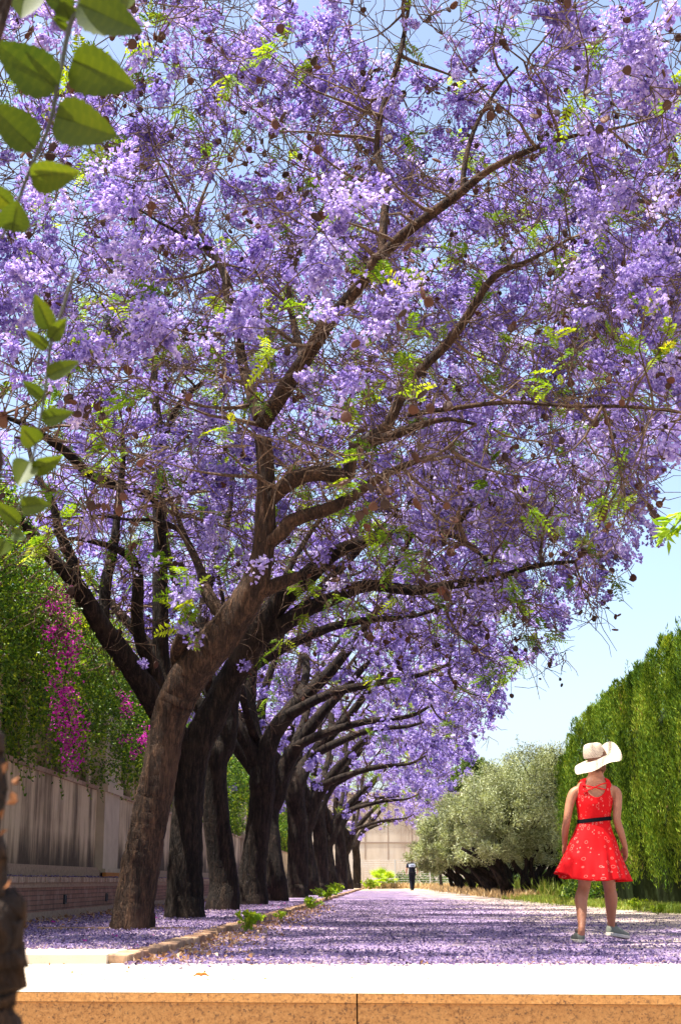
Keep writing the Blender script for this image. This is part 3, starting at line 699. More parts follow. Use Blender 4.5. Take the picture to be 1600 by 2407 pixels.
L2 = [
 [(434, 2175, 19.6, 94), (434, 2080, 19.6, 84), (440, 1950, 19.6, 76), (447, 1814, 19.6, 72), (470, 1735, 19.6, 76), (500, 1680, 19.6, 70), (535, 1610, 19.6, 66), (590, 1515, 19.4, 62), (650, 1420, 19.3, 54), (727, 1352, 19.2, 46), (783, 1301, 19.0, 36), (839, 1278, 18.8, 30), (890, 1265, 18.6, 27), (961, 1250, 18.3, 24), (1012, 1250, 18.0, 20), (1063, 1258, 17.8, 17), (1114, 1290, 17.6, 12), (1165, 1337, 17.5, 8)],
 [(560, 1570, 19.5, 50), (619, 1490, 19.4, 48), (665, 1468, 19.3, 42), (716, 1434, 19.2, 38), (770, 1412, 19.1, 34), (834, 1384, 19.0, 30), (890, 1376, 18.9, 27), (961, 1388, 18.8, 25), (1038, 1378, 18.6, 23), (1114, 1367, 18.4, 20), (1165, 1360, 18.2, 17), (1255, 1330, 18.0, 12), (1350, 1320, 17.8, 8)],
 [(440, 1760, 19.6, 60), (400, 1710, 19.5, 60), (369, 1660, 19.3, 58), (331, 1600, 19.1, 54), (289, 1540, 18.9, 52), (248, 1485, 18.7, 48), (207, 1420, 18.5, 44), (171, 1362, 18.3, 36), (110, 1300, 18.1, 30), (77, 1255, 18.0, 28), (45, 1215, 17.9, 26), (15, 1160, 17.8, 20), (-40, 1080, 17.7, 12)],
 [(180, 1372, 18.3, 30), (171, 1324, 18.4, 28), (154, 1283, 18.4, 25), (136, 1236, 18.4, 22), (124, 1180, 18.5, 18), (80, 1100, 18.6, 12), (60, 1000, 18.8, 8)],
 [(243, 1475, 18.7, 28), (246, 1420, 18.8, 28), (250, 1365, 18.9, 27), (262, 1316, 19, 25), (270, 1270, 19.1, 22), (277, 1200, 19.2, 18), (290, 1080, 19.4, 14), (285, 980, 19.6, 10)],
 [(385, 1640, 19.4, 36), (358, 1565, 19.3, 34), (334, 1517, 19.2, 31), (322, 1448, 19.1, 30), (325, 1393, 19, 28), (318, 1324, 18.9, 25), (275, 1291, 18.8, 18), (207, 1270, 18.6, 13), (150, 1265, 18.5, 8)],
 [(378, 1290, 19.3, 20), (372, 1180, 18.9, 22), (300, 1150, 18.4, 24), (219, 1120, 17.8, 24), (163, 1068, 17.4, 22), (112, 1030, 17.1, 20), (50, 994, 16.8, 16), (-30, 965, 16.4, 10)],
 [(400, 1680, 19.6, 42), (382, 1586, 19.8, 40), (377, 1475, 19.8, 38), (377, 1365, 19.8, 36), (377, 1283, 19.8, 32), (372, 1170, 19.9, 26), (380, 1050, 20, 22), (362, 900, 20.2, 18), (375, 780, 20.4, 12)],
 [(375, 1060, 20, 16), (420, 950, 19.6, 14), (490, 890, 19.2, 10), (560, 850, 18.8, 6)],
 [(890, 1376, 18.9, 18), (925, 1330, 18.8, 17), (955, 1280, 18.7, 14), (985, 1220, 18.6, 9)],
]
def gen_limbs(bx, by, Y, w, seed, lean=1.0):
    """limbs of a tree further along: bx,by pixel of the base, w pixel width of the trunk; built in metres"""
    g = np.random.default_rng(seed); b = pix(bx, by, Y); mp = mpp(by, Y)
    def back(P):   # world point -> pixel tuple
        v = np.array(P[:3]) - np.array([0, 0, H]); d = v[1] * cp + v[2] * sp
        return (v[0] / d * F + CX, CY - (-v[1] * sp + v[2] * cp) / d * F, P[1], P[3] * 2 / mpp(CY - (-v[1] * sp + v[2] * cp) / d * F, P[1]))
    r0 = w / 2 * mp; x, y = b.x, Y; fz = g.uniform(2.3, 3.1); fx = x + g.normal(-.05, .08) * lean
    out = [[(x, y, ZS, r0 * 1.12), (x - .02, y, .6, r0), (fx, y, fz * .75, r0 * .92), (fx + .03, y, fz, r0 * .95), (fx + .32, y - .1, fz + .75, r0 * .72), (fx + .85, y - .2, fz + 1.4, r0 * .6), (fx + 1.6, y - .4, fz + 2.2, r0 * .44), (fx + 2.4, y - .6, fz + 3.1, r0 * .3), (fx + 3.2, y - .8, fz + 3.9, r0 * .16)]]
    out.append([(fx + .1, y, fz + .2, r0 * .6), (fx - .15, y + .1, fz + 1.0, r0 * .55), (fx - .2, y + .2, fz + 2.2, r0 * .45), (fx + .1, y + .3, fz + 3.6, r0 * .3), (fx + .3, y + .5, fz + 5.2, r0 * .16)])
    out.append([(fx, y, fz, r0 * .55), (fx - .5, y - .1, fz + .8, r0 * .5), (fx - 1.2, y - .2, fz + 1.7, r0 * .4), (fx - 2.1, y - .2, fz + 2.6, r0 * .28), (fx - 3.2, y, fz + 3.6, r0 * .14)])
    out.append([(fx + .6, y - .15, fz + 1.1, r0 * .45), (fx + 1.3, y - .6, fz + 1.45, r0 * .36), (fx + 2.2, y - 1.0, fz + 1.6, r0 * .3), (fx + 3.2, y - 1.2, fz + 1.75, r0 * .2), (fx + 4.1, y - 1.3, fz + 2.1, r0 * .1)])
    out.append([(fx + .4, y, fz + .9, r0 * .4), (fx + .8, y + .7, fz + 1.8, r0 * .34), (fx + 1.1, y + 1.3, fz + 3.0, r0 * .25), (fx + 1.9, y + 1.8, fz + 4.4, r0 * .14)])
    if g.random() < .6: out.append([(fx - .1, y, fz + .6, r0 * .35), (fx - .3, y - .8, fz + 1.5, r0 * .3), (fx - .6, y - 1.6, fz + 2.7, r0 * .2), (fx - .8, y - 2.2, fz + 4.0, r0 * .1)])
    jit = lambda p, i: (p[0] + (g.normal(0, .07) if i else 0), p[1] + (g.normal(0, .08) if i else 0), p[2] + (g.normal(0, .06) if i else 0), p[3])
    return [[back(jit(p, i)) for i, p in enumerate(L)] for L in out]

QUAL = 1.0
HOLES += [(2.36, 13.25, 1.75, .8), (-4.6, 16.5, 4.3, 1.9), (-4.7, 20, 4.3, 1.9), (-4.6, 23.5, 4.5, 1.5), (4.2, 16.5, 0, .7), (0.6, 12.2, 0, .6), (3.3, 11.2, 0, 1.0), (-.6, 17.5, 0, .6), (1.5, 20.5, 0, .8), (3, 26, 0, 1.1), (.8, 31, 0, 1.0)]
for a_, b_, c_, d_ in ((1090, 150, 12.5, .75), (1120, 110, 15, .9), (1070, 200, 17.5, .8), (1560, 60, 12, .8), (1500, 30, 14.5, .9), (1585, 430, 12, .5), (1230, 330, 16, .7), (40, 40, 14, .9), (200, 20, 16, .9), (430, 250, 17, .6), (1480, 560, 14.5, .5), (1580, 760, 13.5, .6), (1350, 120, 16.5, .6)):
    VOIDS.append((tuple(pix(a_, b_, c_)), d_))
T1 = jacaranda('nearest jacaranda, brown bare trunk leaning right with a sawn stub at its fork', 15.0, L1, 3, 8600, int(2750 * QUAL), .033, 58, 2100, 1700, 100, M_bark1, sprout=True, leaf_len=.21, twigs=1.9, crown=dict(right0=2.75, left=-6.0), pod_size=.040)
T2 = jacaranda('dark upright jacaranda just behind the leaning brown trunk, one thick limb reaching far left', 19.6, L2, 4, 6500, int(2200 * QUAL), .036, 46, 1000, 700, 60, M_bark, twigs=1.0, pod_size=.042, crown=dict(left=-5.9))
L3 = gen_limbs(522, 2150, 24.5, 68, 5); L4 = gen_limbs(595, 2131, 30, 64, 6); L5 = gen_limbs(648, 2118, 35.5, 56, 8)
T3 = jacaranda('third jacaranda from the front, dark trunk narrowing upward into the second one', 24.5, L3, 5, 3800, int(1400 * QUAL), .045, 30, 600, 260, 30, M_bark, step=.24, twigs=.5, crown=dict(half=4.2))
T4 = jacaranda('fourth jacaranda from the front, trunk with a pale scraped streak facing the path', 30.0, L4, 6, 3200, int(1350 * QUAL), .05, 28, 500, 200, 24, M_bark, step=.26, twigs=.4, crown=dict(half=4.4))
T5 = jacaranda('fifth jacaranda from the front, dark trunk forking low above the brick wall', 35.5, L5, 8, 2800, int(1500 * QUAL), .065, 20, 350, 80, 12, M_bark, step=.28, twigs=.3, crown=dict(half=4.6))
T6 = jacaranda('sixth jacaranda from the front with a limb arching low over the path', 42.0, gen_limbs(697, 2110, 42.0, 50, 9), 9, 2400, int(1500 * QUAL), .075, 18, 500, 0, 0, M_bark, step=.32, twigs=.2, crown=dict(half=5))

def copy_thing(src, loc, rz, sc, label):
    r = src.copy(); COL.objects.link(r); r.location = loc; r.rotation_euler = (0, 0, rz); r.scale = sc; r['label'] = label
    for c in list(src.children):
        d = c.copy(); COL.objects.link(d); d.parent = r
    return r
far = [(730, 2104, 49.5, T5, 'seventh jacaranda from the front, slim dark trunk deep in the shaded row'),
       (751, 2101, 57.5, T6, 'eighth jacaranda from the front, dark trunk merging with its neighbours in the row'),
       (780, 2095, 66.0, T5, 'ninth jacaranda from the front, beside the yellow-green weeds at the kerb'),
       (800, 2092, 74.5, T6, 'tenth jacaranda from the front, third trunk from the far end of the row'),
       (818, 2090, 83.0, T5, 'second to last jacaranda of the row, next to the last trunk'),
       (838, 2088, 92.0, T6, 'last jacaranda at the far end of the row before the concrete wall')]
for i, (px, py, Y, src, lab) in enumerate(far):
    b = pix(px, py, Y); copy_thing(src, (b.x, Y, ZS if i < 7 else 0), (0.12, -.1, .2, -.15, .1, -.05)[i], ((1, 1, 1), (.97, 1, 1.02), (1, 1.0, .94), (1.0, 1, .97), (.96, 1, .9), (.86, .9, .86))[i], lab)

# ------------------------------------------------------------------ climbing plants over the wall
def blob_cloud(mb, n, cen, rad, L, W_, g, shell=.5, dirbias=(0, 0, 0), flat=False):
    d = rdirs(n, g); rr = 1 - g.random((n, 1)) ** 1.0 * shell
    P = np.array(cen) + d * rr * np.array(rad)
    D = unit(d * .6 + g.normal(0, .7, (n, 3)) + np.array(dirbias))
    leaf_quads(mb, P, g.uniform(.7, 1.3, n) * L, g.uniform(.7, 1.3, n) * W_, D, d + g.normal(0, .6, (n, 3)), g=g)
def vine(name, y0, y1, ztop, ncl, per, label, seed, L=.055, zlow=2.2, reach=.55, mat=None):
    g = np.random.default_rng(seed); T = thing(name, (wx((y0 + y1) / 2, -.5), (y0 + y1) / 2, 2.0), label, 'climbing plant')
    m = MB(); core = MB(); stem = MB()
    for i in range(ncl):
        y = g.uniform(y0, y1); f = (y - y0) / (y1 - y0); zt_ = ztop(f) + .25 * math.sin(y * 2.1 + seed) + g.normal(0, .12); z = zlow + (zt_ - zlow) * g.random() ** .85
        o = g.uniform(-1.0, reach) * (1 - .45 * max(0, (z - zt_ + 1) / 1.0)) - .1
        if z < zlow + .5: o = min(o, .15)
        c = (wx(y, o), y, z); r = (g.uniform(.22, .40), g.uniform(.28, .5), g.uniform(.22, .42))
        blob_cloud(m, per, c, r, L, L * .62, g, dirbias=(.15, 0, -.3))
        if g.random() < .35:
            pts = [np.array(c)]; d = unit(np.array([g.normal(.5, .5), g.normal(0, .6), g.normal(.1, .8)]))
            for k in range(5): d = unit(d + np.array([0, 0, -.28]) + g.normal(0, .15, 3)); pts.append(pts[-1] + d * .16)
            m.tube(pts, .005, 3, cap=False); Q = catmull(pts, 5)
            leaf_quads(m, Q, L, L * .6, g.normal(size=(len(Q), 3)), g=g)
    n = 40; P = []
    for i in range(n):      # solid dark core added inside to block light and read as shade
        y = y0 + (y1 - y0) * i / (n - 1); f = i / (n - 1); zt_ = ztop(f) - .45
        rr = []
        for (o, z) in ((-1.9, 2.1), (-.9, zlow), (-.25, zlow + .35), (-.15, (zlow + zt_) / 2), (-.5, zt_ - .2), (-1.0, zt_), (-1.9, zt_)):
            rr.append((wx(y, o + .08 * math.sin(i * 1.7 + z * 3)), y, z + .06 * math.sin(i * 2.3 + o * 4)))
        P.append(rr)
    core.rings(P); core.build('vine_shade_core', M_core, T)
    for i in range(10):
        y = g.uniform(y0, y1); pts = [(wx(y, -.28), y, 2.0)]
        for k in range(5): pts.append((wx(y, -.28 + .06 * k), y + .15 * k * g.normal(0, 1), 2.0 + .3 * (k + 1)))
        stem = MB(); stem.tube(pts, .018, 5); stem.build('stem', M_bark, T)
    m.build('leaves', mat or M_vine, T)
    return T
vine('climbing_vine', 12.0, 27.0, lambda f: 5.1 - 0.15 * f, 900, 120, 'dense sunlit green climber heaped over the wall at the left edge', 21)
vine('climbing_vine', 27.0, 52.0, lambda f: 5.0 - .2 * math.sin(f * 9), 560, 75, 'shaded green climber over the wall seen between the nearest dark trunks', 22, L=.075)
vine('climbing_vine', 52.0, 100.0, lambda f: 5.0 + .5 * math.sin(f * 12), 520, 60, 'far green climber along the wall behind the end of the tree row', 23, L=.11)
# bougainvillea: a magenta flowering cascade hanging over the wall
g = np.random.default_rng(31)
def bougain(name_lab, path, n_cl, seed):
    g = np.random.default_rng(seed); P = [np.array(pix(a, b, Y)) for a, b, Y in path]
    T = thing('bougainvillea', P[-1], name_lab, 'climbing plant'); Q = catmull(P, 8)
    s_ = MB(); s_.tube(Q, .006, 5, cap=True)
    bl = MB(); lf = MB()
    for i in range(n_cl):
        c = Q[g.integers(len(Q))] + g.normal(0, 1, 3) * np.array([.10, .15, .12]); k = int(g.integers(8, 34))
        C = c + g.normal(0, .055, (k, 3)); leaf_quads(bl, C, g.uniform(.03, .045, k), g.uniform(.028, .04, k), g.normal(size=(k, 3)), g=g)
        C = c + g.normal(0, .10, (8, 3)); leaf_quads(lf, C, .05, .032, g.normal(size=(8, 3)), g=g)
    s_.build('stem', M_bark, T); lf.build('leaves', M_vine, T); bl.build('blossoms', M_magenta, T)
bougain('magenta bougainvillea cascading down the climber left of the leaning trunk', [(118, 1395, 18.4), (145, 1450, 18.2), (160, 1540, 18.1), (150, 1620, 18.0), (165, 1700, 18.0), (175, 1775, 18.2)], 70, 31)
bougain('small magenta bougainvillea spray low beside the leaning trunk', [(290, 1640, 23.5), (305, 1700, 23.3), (330, 1745, 23.2), (318, 1775, 23.2)], 16, 32)

# ------------------------------------------------------------------ clipped cypress hedge on the right
def hedge():
    g = np.random.default_rng(41); X0, X1 = 6.15, 8.2; Y0, Y1 = 18.0, 41.0
    T = thing('cypress_hedge', ((X0 + X1) / 2, 30, 0), 'tall clipped green cypress hedge behind the woman on the right', 'hedge')
    def top(y): return 4.62 - (y - 26) * .030 - (max(0, y - 37) * .26) + .05 * math.sin(y * 1.9) + .05 * math.sin(y * 4.3)
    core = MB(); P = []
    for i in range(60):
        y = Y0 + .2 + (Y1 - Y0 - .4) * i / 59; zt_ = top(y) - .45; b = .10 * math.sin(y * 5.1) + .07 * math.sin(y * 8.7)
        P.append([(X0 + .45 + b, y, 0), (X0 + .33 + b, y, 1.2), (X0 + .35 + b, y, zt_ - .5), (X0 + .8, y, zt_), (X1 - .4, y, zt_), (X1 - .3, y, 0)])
    core.rings(P); core.build('hedge_shade_core', M_core, T)  # added solid core: blocks light, its dark colour shows as shade in the gaps
    tr = MB(); y = Y0 + .5
    while y < Y1: tr.tube([(X0 + .55, y, 0), (X0 + .6, y + .03, .7), (X0 + .62, y, 1.5)], [.09, .07, .05], 8); y += .85
    tr.build('trunk', M_bark, T)
    m = MB()
    def plume(c, h, r, n, bright):
        t = g.random(n) ** .8; th = g.uniform(0, 6.283, n); rr = r * (np.sin(np.pi * np.clip(t * .82 + .16, 0, 1))) * g.uniform(.45, 1.05, n)
        P = np.stack([c[0] + rr * np.cos(th), c[1] + rr * np.sin(th), c[2] + t * h], 1)
        D = np.stack([np.cos(th) * .42, np.sin(th) * .42, np.full(n, 1.0)], 1) + g.normal(0, .22, (n, 3))
        leaf_quads(m, P, g.uniform(.05, .13, n), g.uniform(.012, .026, n), D, g=g, rnd=np.clip(g.normal(bright, .2, n), 0, .99), bend=.1)
    y = Y0
    cols = []
    while y < Y1: cols.append((y, g.normal(0, .10), g.random() < .34)); y += g.uniform(.20, .30)
    for (y, off, gap) in cols:
        zt_ = top(y); z = .25 + g.uniform(0, .4)
        while z < zt_ - .1:
            h = g.uniform(.9, 1.6); h = min(h, zt_ - z + .25); x = X0 + off + (.85 if gap else .0) + g.normal(0, .05) + .0 * z
            if z < .8: x += .12
            plume((x, y + g.normal(0, .07), z), h, g.uniform(.09, .17), int(250 if y < 34 else 180), .48 + g.normal(0, .15) - (.28 if gap else 0)); z += h * .42  # plumes set back in a gap also get shade in their colour
        for k in range(4):
            plume((g.uniform(X0 + .1, X0 + 1.6), y + g.normal(0, .1), zt_ - .65 + g.normal(0, .14)), g.uniform(.6, 1.25), .09, 80, .5)
    for k in range(420):
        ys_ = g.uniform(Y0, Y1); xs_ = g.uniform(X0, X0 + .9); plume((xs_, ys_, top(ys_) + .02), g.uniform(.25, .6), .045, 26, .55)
    for k in range(80):         # the end face of the hedge, towards the camera and far end
        for ye in (Y0 - .05, Y1 + .1):
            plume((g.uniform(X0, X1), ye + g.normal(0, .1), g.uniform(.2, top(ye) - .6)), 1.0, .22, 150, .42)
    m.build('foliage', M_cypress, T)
hedge()

# ------------------------------------------------------------------ olives and far trees
def crown_tree(name, label, cat, base, crowns, trunks, mat, leafL, leafW, per, seed, group=None, core=True, bark=None, kill=None, up_=.2):
    g = np.random.default_rng(seed); T = thing(name, base, label, cat, group)
    b = np.array(base)
    for tr in trunks:
        m = MB(); P = catmull([b + np.array(p[:3]) for p in tr], 5); r = np.interp(np.linspace(0, 1, len(P)), np.linspace(0, 1, len(tr)), [p[3] for p in tr])
        m.tube(P, r, 10, rough=.08, seed=int(g.integers(99))); m.build('trunk', bark or M_bark, T, smooth=True)
    m = MB(); br = MB()
    for (c, r) in crowns:
        c = b + np.array(c); r = np.array(r); nsub = int(14 + 30 * r.mean())
        for k in range(nsub):
            d = rdirs(1, g)[0]; d[2] = d[2] * .9 + .1; cc = c + d * r * g.uniform(.45, .92); rs = r.mean() * g.uniform(.22, .36)
            blob_cloud(m, per, cc, (rs, rs, rs * .85), leafL, leafW, g, shell=.75, dirbias=(0, 0, up_))
            if k % 4 == 0:
                e = cc + unit(d + np.array([0, 0, .5])) * rs * 1.45; n = 22; t = g.random((n, 1)); br.tube([c - np.array([0, 0, r[2] * .8]), (c + cc) / 2 + g.normal(0, .1, 3), cc, e], [.03, .02, .010, .004], 4, cap=False)
                leaf_quads(m, cc + (e - cc) * t, leafL, leafW, g.normal(size=(n, 3)) + unit(d) * .8, g=g)
    if br.v: br.build('branches', bark or M_bark, T)
    m.build('foliage', mat, T)
    return T
def otrunks(g, n, spread, h):
    out = []
    for k in range(n):
        a = g.uniform(-1, 1) * spread; out.append([(a * .35, g.normal(0, .2), -.02, .13), (a * .5 + g.normal(0, .12), g.normal(0, .1), h * .35, .09), (a * .8 + g.normal(0, .15), 0, h * .7, .07), (a * 1.05, g.normal(0, .2), h, .045)])
    return out
og = np.random.default_rng(51)
OL = [  # px of base, Y, crown half width, crown top, crown bottom, label
    (1245, 44.0, 1.6, 4.75, 1.35, 'nearest silver-green olive tree touching the end of the clipped hedge'),
    (1205, 49.5, 1.8, 4.75, 1.3, 'tall silver-green olive with dark leaning stems, second from the hedge'),
    (1160, 56.0, 2.0, 4.5, 1.2, 'silver-green olive in the middle of the olive clump'),
    (1120, 64.0, 2.2, 4.4, 1.3, 'yellowish olive tree with crown overhanging the path verge'),
    (1096, 72.0, 2.4, 4.4, 1.2, 'farthest big olive of the clump, its round crown before the concrete wall')]
for i, (px, Y, hw, zt_, zb, lab) in enumerate(OL):
    b = pix(px, 2080, Y); b.z = 0; cz = (zt_ + zb) / 2; hz = (zt_ - zb) / 2
    crowns = [((0, 0, cz), (hw, hw, hz)), ((-hw * .5, -.4, cz - hz * .35), (hw * .62, hw * .6, hz * .6)), ((hw * .5, .2, cz + hz * .25), (hw * .6, hw * .6, hz * .62)), ((hw * 1.3, .3, cz - .2), (hw * .8, hw * .6, hz * .8)), ((-hw * .55, -.3, zb + .25), (hw * .7, .7, .65)), ((hw * .4, .2, zb + .1), (hw * .8, .8, .6))]
    crown_tree('olive_tree', lab, 'tree', b, crowns, otrunks(og, 15, 2.0, zb + .1), M_olive, .085 + .012 * i, .026 + .005 * i, 260, 60 + i, 'olive trees beyond the hedge')
b = pix(1037, 2082, 88.0); b.z = 0
crown_tree('young_tree', 'thin straight trunk tree with small light crown before the wire fence', 'tree', b, [((0.2, 0, 3.1), (1.1, 1, 1.0)), ((1.0, 0, 2.7), (.8, .8, .7))], [[(0, 0, 0, .11), (-.05, 0, .8, .09), (-.1, 0, 1.7, .08), (0.05, 0, 2.6, .06)]], M_olive, .12, .04, 70, 71)
# pale flowering low branch seen under the canopy at the far end
for i, (px, py, Y, lab) in enumerate(((1118, 1800, 150.0, 'dark green round tree rising beyond the concrete wall'), (1250, 1850, 158.0, 'second far green tree beyond the wall, behind the olive crowns'), (1010, 1850, 165.0, 'far green tree beyond the wall under the purple canopy edge'))):
    top_ = pix(px, py - 22, Y).z; b = pix(px, 2085, Y); b.z = 0
    crown_tree('pine_tree', lab, 'tree', b, [((0, 0, top_ - 2.6), (2.0, 2.4, 2.6)), ((1.6, 0, top_ - 3.4), (1.8, 2, 2.2)), ((-1.2, 0, top_ - 3.6), (1.6, 2, 2.3))], [[(0, 0, 0, .4), (.2, 0, top_ * .3, .3), (0, 0, top_ * .7, .2)]], M_fartree, .45, .2, 70, 80 + i, 'trees beyond the concrete wall')

# ------------------------------------------------------------------ palm, bushes, weeds, grass
def fan_palm(b, label, s=1.0, seed=1):
    g = np.random.default_rng(seed); T = thing('fan_palm', b, label, 'palm'); m = MB(); st_ = MB(); b = np.array(b)
    for k in range(20):
        a = g.uniform(0, 6.283); e = g.uniform(.25, 1.35); d = np.array([math.cos(a) * math.cos(e), math.sin(a) * math.cos(e), math.sin(e)]); c = b + d * s * g.uniform(.6, .95) + [0, 0, .1]
        st_.tube([b + [0, 0, .05], (b + c) / 2 + [0, 0, .05], c], .015 * s, 4)
        side = unit(np.cross(d, [0, 0, 1.0])); n = 14; th = np.linspace(-1.35, 1.35, n)
        D = np.cos(th)[:, None] * d + np.sin(th)[:, None] * side + [0, 0, -.1]; leaf_quads(m, np.tile(c, (n, 1)), .55 * s, .07 * s, D, np.tile(np.cross(side, d), (n, 1)), g=g, bend=.3)
    st_.build('stalk', M_grass, T); m.build('fronds', M_limeleaf, T)
b = pix(897, 2084, 97.0); b.z = 0; fan_palm(b, 'bright green fan palm before the wire fence at the avenue end', 1.0, 3)
def bush(name, label, b, r, mat, n, L, W_, seed, cat='bush', group=None):
    g = np.random.default_rng(seed); T = thing(name, b, label, cat, group); m = MB(); s_ = MB()
    for k in range(max(4, n // 60)):
        d = rdirs(1, g)[0]; d[2] = abs(d[2]); c = np.array(b) + d * np.array(r) * .6; blob_cloud(m, 60, c, np.array(r) * .45, L, W_, g, dirbias=(0, 0, .2))
        s_.tube([b, (np.array(b) + c) / 2, c], .012, 4)
    s_.build('stem', M_bark, T); m.build('foliage', mat, T)
for i, (px, Y, r, lab) in enumerate(((940, 107, (1.2, .8, 1.2), 'dark bush against the concrete wall left of the walking man'), (1005, 107.5, (1.9, .8, 1.3), 'dark bush against the concrete wall right of the walking man'), (1085, 106.5, (1.8, .8, 1.2), 'dark bush by the wall behind the slanted teal bar'))):
    b = pix(px, 2080, Y); b.z = 0; bush('bush', lab, b, r, M_fartree, 600, .22, .12, 90 + i)
bush('bush', 'low leafy bush at the foot of the cypress hedge left of the woman', (5.55, 33.5, 0), (.7, 1.2, .75), M_vine, 900, .09, .05, 95)
bush('bush', 'round straw-coloured bush at the foot of the last jacaranda', tuple(pix(868, 2088, 93)[:2]) + (0,), (.5, .5, .55), M_straw, 400, .10, .05, 96)

def grass_patch(name, label, pts, n, hgt, mat, seed, w=.012, kind='stuff'):
    g = np.random.default_rng(seed); m = MB(); pts = np.array(pts, float)
    k = g.integers(0, len(pts) - 1, n); t = g.random((n, 1)); P = pts[k, :2] * (1 - t) + pts[k + 1, :2] * t; wd_ = (pts[k, 2:3] * (1 - t) + pts[k + 1, 2:3] * t)
    P = P + g.normal(0, 1, (n, 2)) * wd_ * .45; C = np.column_stack([P, np.zeros(n)]); D = g.normal(0, .38, (n, 3)); D[:, 2] = 1
    leaf_quads(m, C, g.uniform(.4, 1.1, n) * hgt, w * g.uniform(.7, 1.4, n), D, g=g); o = m.build(name, mat); tag(o, label, 'grass', kind=kind)
grass_patch('grass', 'fresh green grass along the foot of the hedge beside the path', [(5.5, 24, .25), (5.4, 28, .5), (5.2, 33, .7), (5.2, 38, .7), (5.3, 44, .5)], 7500, .20, M_grass, 101, .014)
grass_patch('dry_grass', 'dry straw grass under the olive trees', [(5.3, 42, .6), (5.4, 50, .9), (5.6, 60, 1.1), (5.8, 72, 1.2), (6.2, 88, 1.4)], 9000, .32, M_straw, 102, .03)
grass_patch('undergrowth', 'dark undergrowth behind the olive stems', [(7.4, 42, .8), (8.0, 55, 1.2), (8.6, 78, 1.4)], 9000, 1.0, M_fartree, 109, .11)
grass_patch('tall_weeds', 'tall green weeds among the olive stems', [(6.0, 42, .5), (6.4, 55, .8), (7, 75, 1.0)], 3500, .65, M_grass, 103, .03)
grass_patch('verge_grass', 'dry and green grass before the wire fence', [(1.8, 96, .5), (4, 97.5, .5), (8, 100, .7), (14, 101, .7)], 3500, .45, M_straw, 104, .05)
grass_patch('fence_grass', 'low green grass at the foot of the wire fence', [(5, 101, .4), (9, 102, .5), (15, 102, .5)], 1800, .4, M_grass, 105, .05)

def weed(loc, s, label, seed, mat=None):
    g = np.random.default_rng(seed); T = thing('weed', loc, label, 'weed', 'weeds along the path edges'); m = MB(); s_ = MB(); b = np.array(loc)
    for k in range(9):
        d = g.normal(0, .55, 3); d[2] = 1; d = unit(d); pts = [b, b + d * s * .5, b + d * s * .8 + g.normal(0, .1 * s, 3), b + d * s * 1.0 + np.array([d[0], d[1], -.15]) * s * .4]; Q = catmull(pts, 5)
        s_.tube(Q, .004, 4, cap=False); Q2 = np.repeat(Q[4:], 2, 0); leaf_quads(m, Q2, s * .28, s * .15, g.normal(size=(len(Q2), 3)) + [0, 0, .2], g=g)
    s_.build('stem', M_grass, T); m.build('leaves', mat or M_limeleaf, T)
for i, (px, py, Y, s_, lab) in enumerate((
    (575, 2192, 0, .22, 'yellow-green weed at the gap in the kerb beside the second trunk'), (730, 2140, 0, .22, 'low weed on the kerb left of the far petals'), (762, 2118, 0, .36, 'bright weed tuft at the kerb beyond the kerb gap'), (788, 2108, 0, .40, 'weed tuft at the kerb closest to the last trunks'),
    (660, 2163, 0, .12, 'tiny weed on the kerb between the gap and the far tufts'), (1500, 2143, 0, .22, 'leafy weed at the hedge foot right of the woman'), (1450, 2138, 0, .14, 'short weed at the hedge foot just behind the woman'), (1545, 2150, 0, .16, 'small weed at the hedge foot near the right edge'), (1345, 2125, 0, .26, 'leafy weed clump left of the woman at the verge'), (868, 2092, 0, .6, 'weed tuft beside the straw-coloured bush'), (1190, 2096, 0, .7, 'weed among dry grass below the olives'))):
    p = grd(px, py, 0); weed((p.x, p.y, 0), s_, lab, 200 + i)

# fallen petals and dry litter lying loose on the ground
def scatter(n, fn, L, W_, mat, name, label, cat, seed, lift=.006, tilt=.35):
    g = np.random.default_rng(seed); P = fn(n, g); m = MB(); k = len(P)
    D = g.normal(0, 1, (k, 3)); D[:, 2] *= tilt; N = g.normal(0, tilt, (k, 3)); N[:, 2] = 1
    P[:, 2] += lift; leaf_quads(m, P, L * g.uniform(.6, 1.3, k), W_ * g.uniform(.6, 1.3, k), D, N, g=g, bend=.35)
    o = m.build(name, mat); tag(o, label, cat, kind='stuff')
def f_path(n, g):
    Y = 9.95 + (g.random(n) ** 1.9) * 32; X = g.uniform(-1.4, 5.6, n) + .03 * (Y - 9.9); keep = g.random(n) < np.clip(1.15 - (X - 1.4) * .28, .08, 1); X, Y = X[keep], Y[keep]
    keep = X > kx(Y) + .02; return np.column_stack([X[keep], Y[keep], np.zeros(keep.sum())])
def f_strip(n, g):
    Y = 10.7 + (g.random(n) ** 1.6) * 24; X = g.uniform(-3.7, 0, n); k = (X < kx(Y) - .02); return np.column_stack([X[k], Y[k], np.full(k.sum(), ZS)])
def f_pave(n, g):
    Y = 9.9 - np.abs(g.normal(0, .22, n)) ; Y = np.where(g.random(n) < .25, g.uniform(8.0, 9.9, n), Y); return np.column_stack([g.uniform(-3, 3.5, n), Y, np.zeros(n)])
def f_kerb(n, g):
    Y = 9.95 + g.random(n) ** 1.4 * 22; X = kx(Y) + .06 + np.abs(g.normal(0, .28, n)); return np.column_stack([X, Y, np.zeros(n)])
def f_wall(n, g):
    Y = g.uniform(14, 40, n); X = wx(Y) + .58 + np.abs(g.normal(0, .3, n)); return np.column_stack([X, Y, np.full(n, ZS)])
def f_coping(n, g):
    Y = g.uniform(14, 40, n); return np.column_stack([wx(Y) + g.uniform(.1, .5, n), Y, np.full(n, .572)])
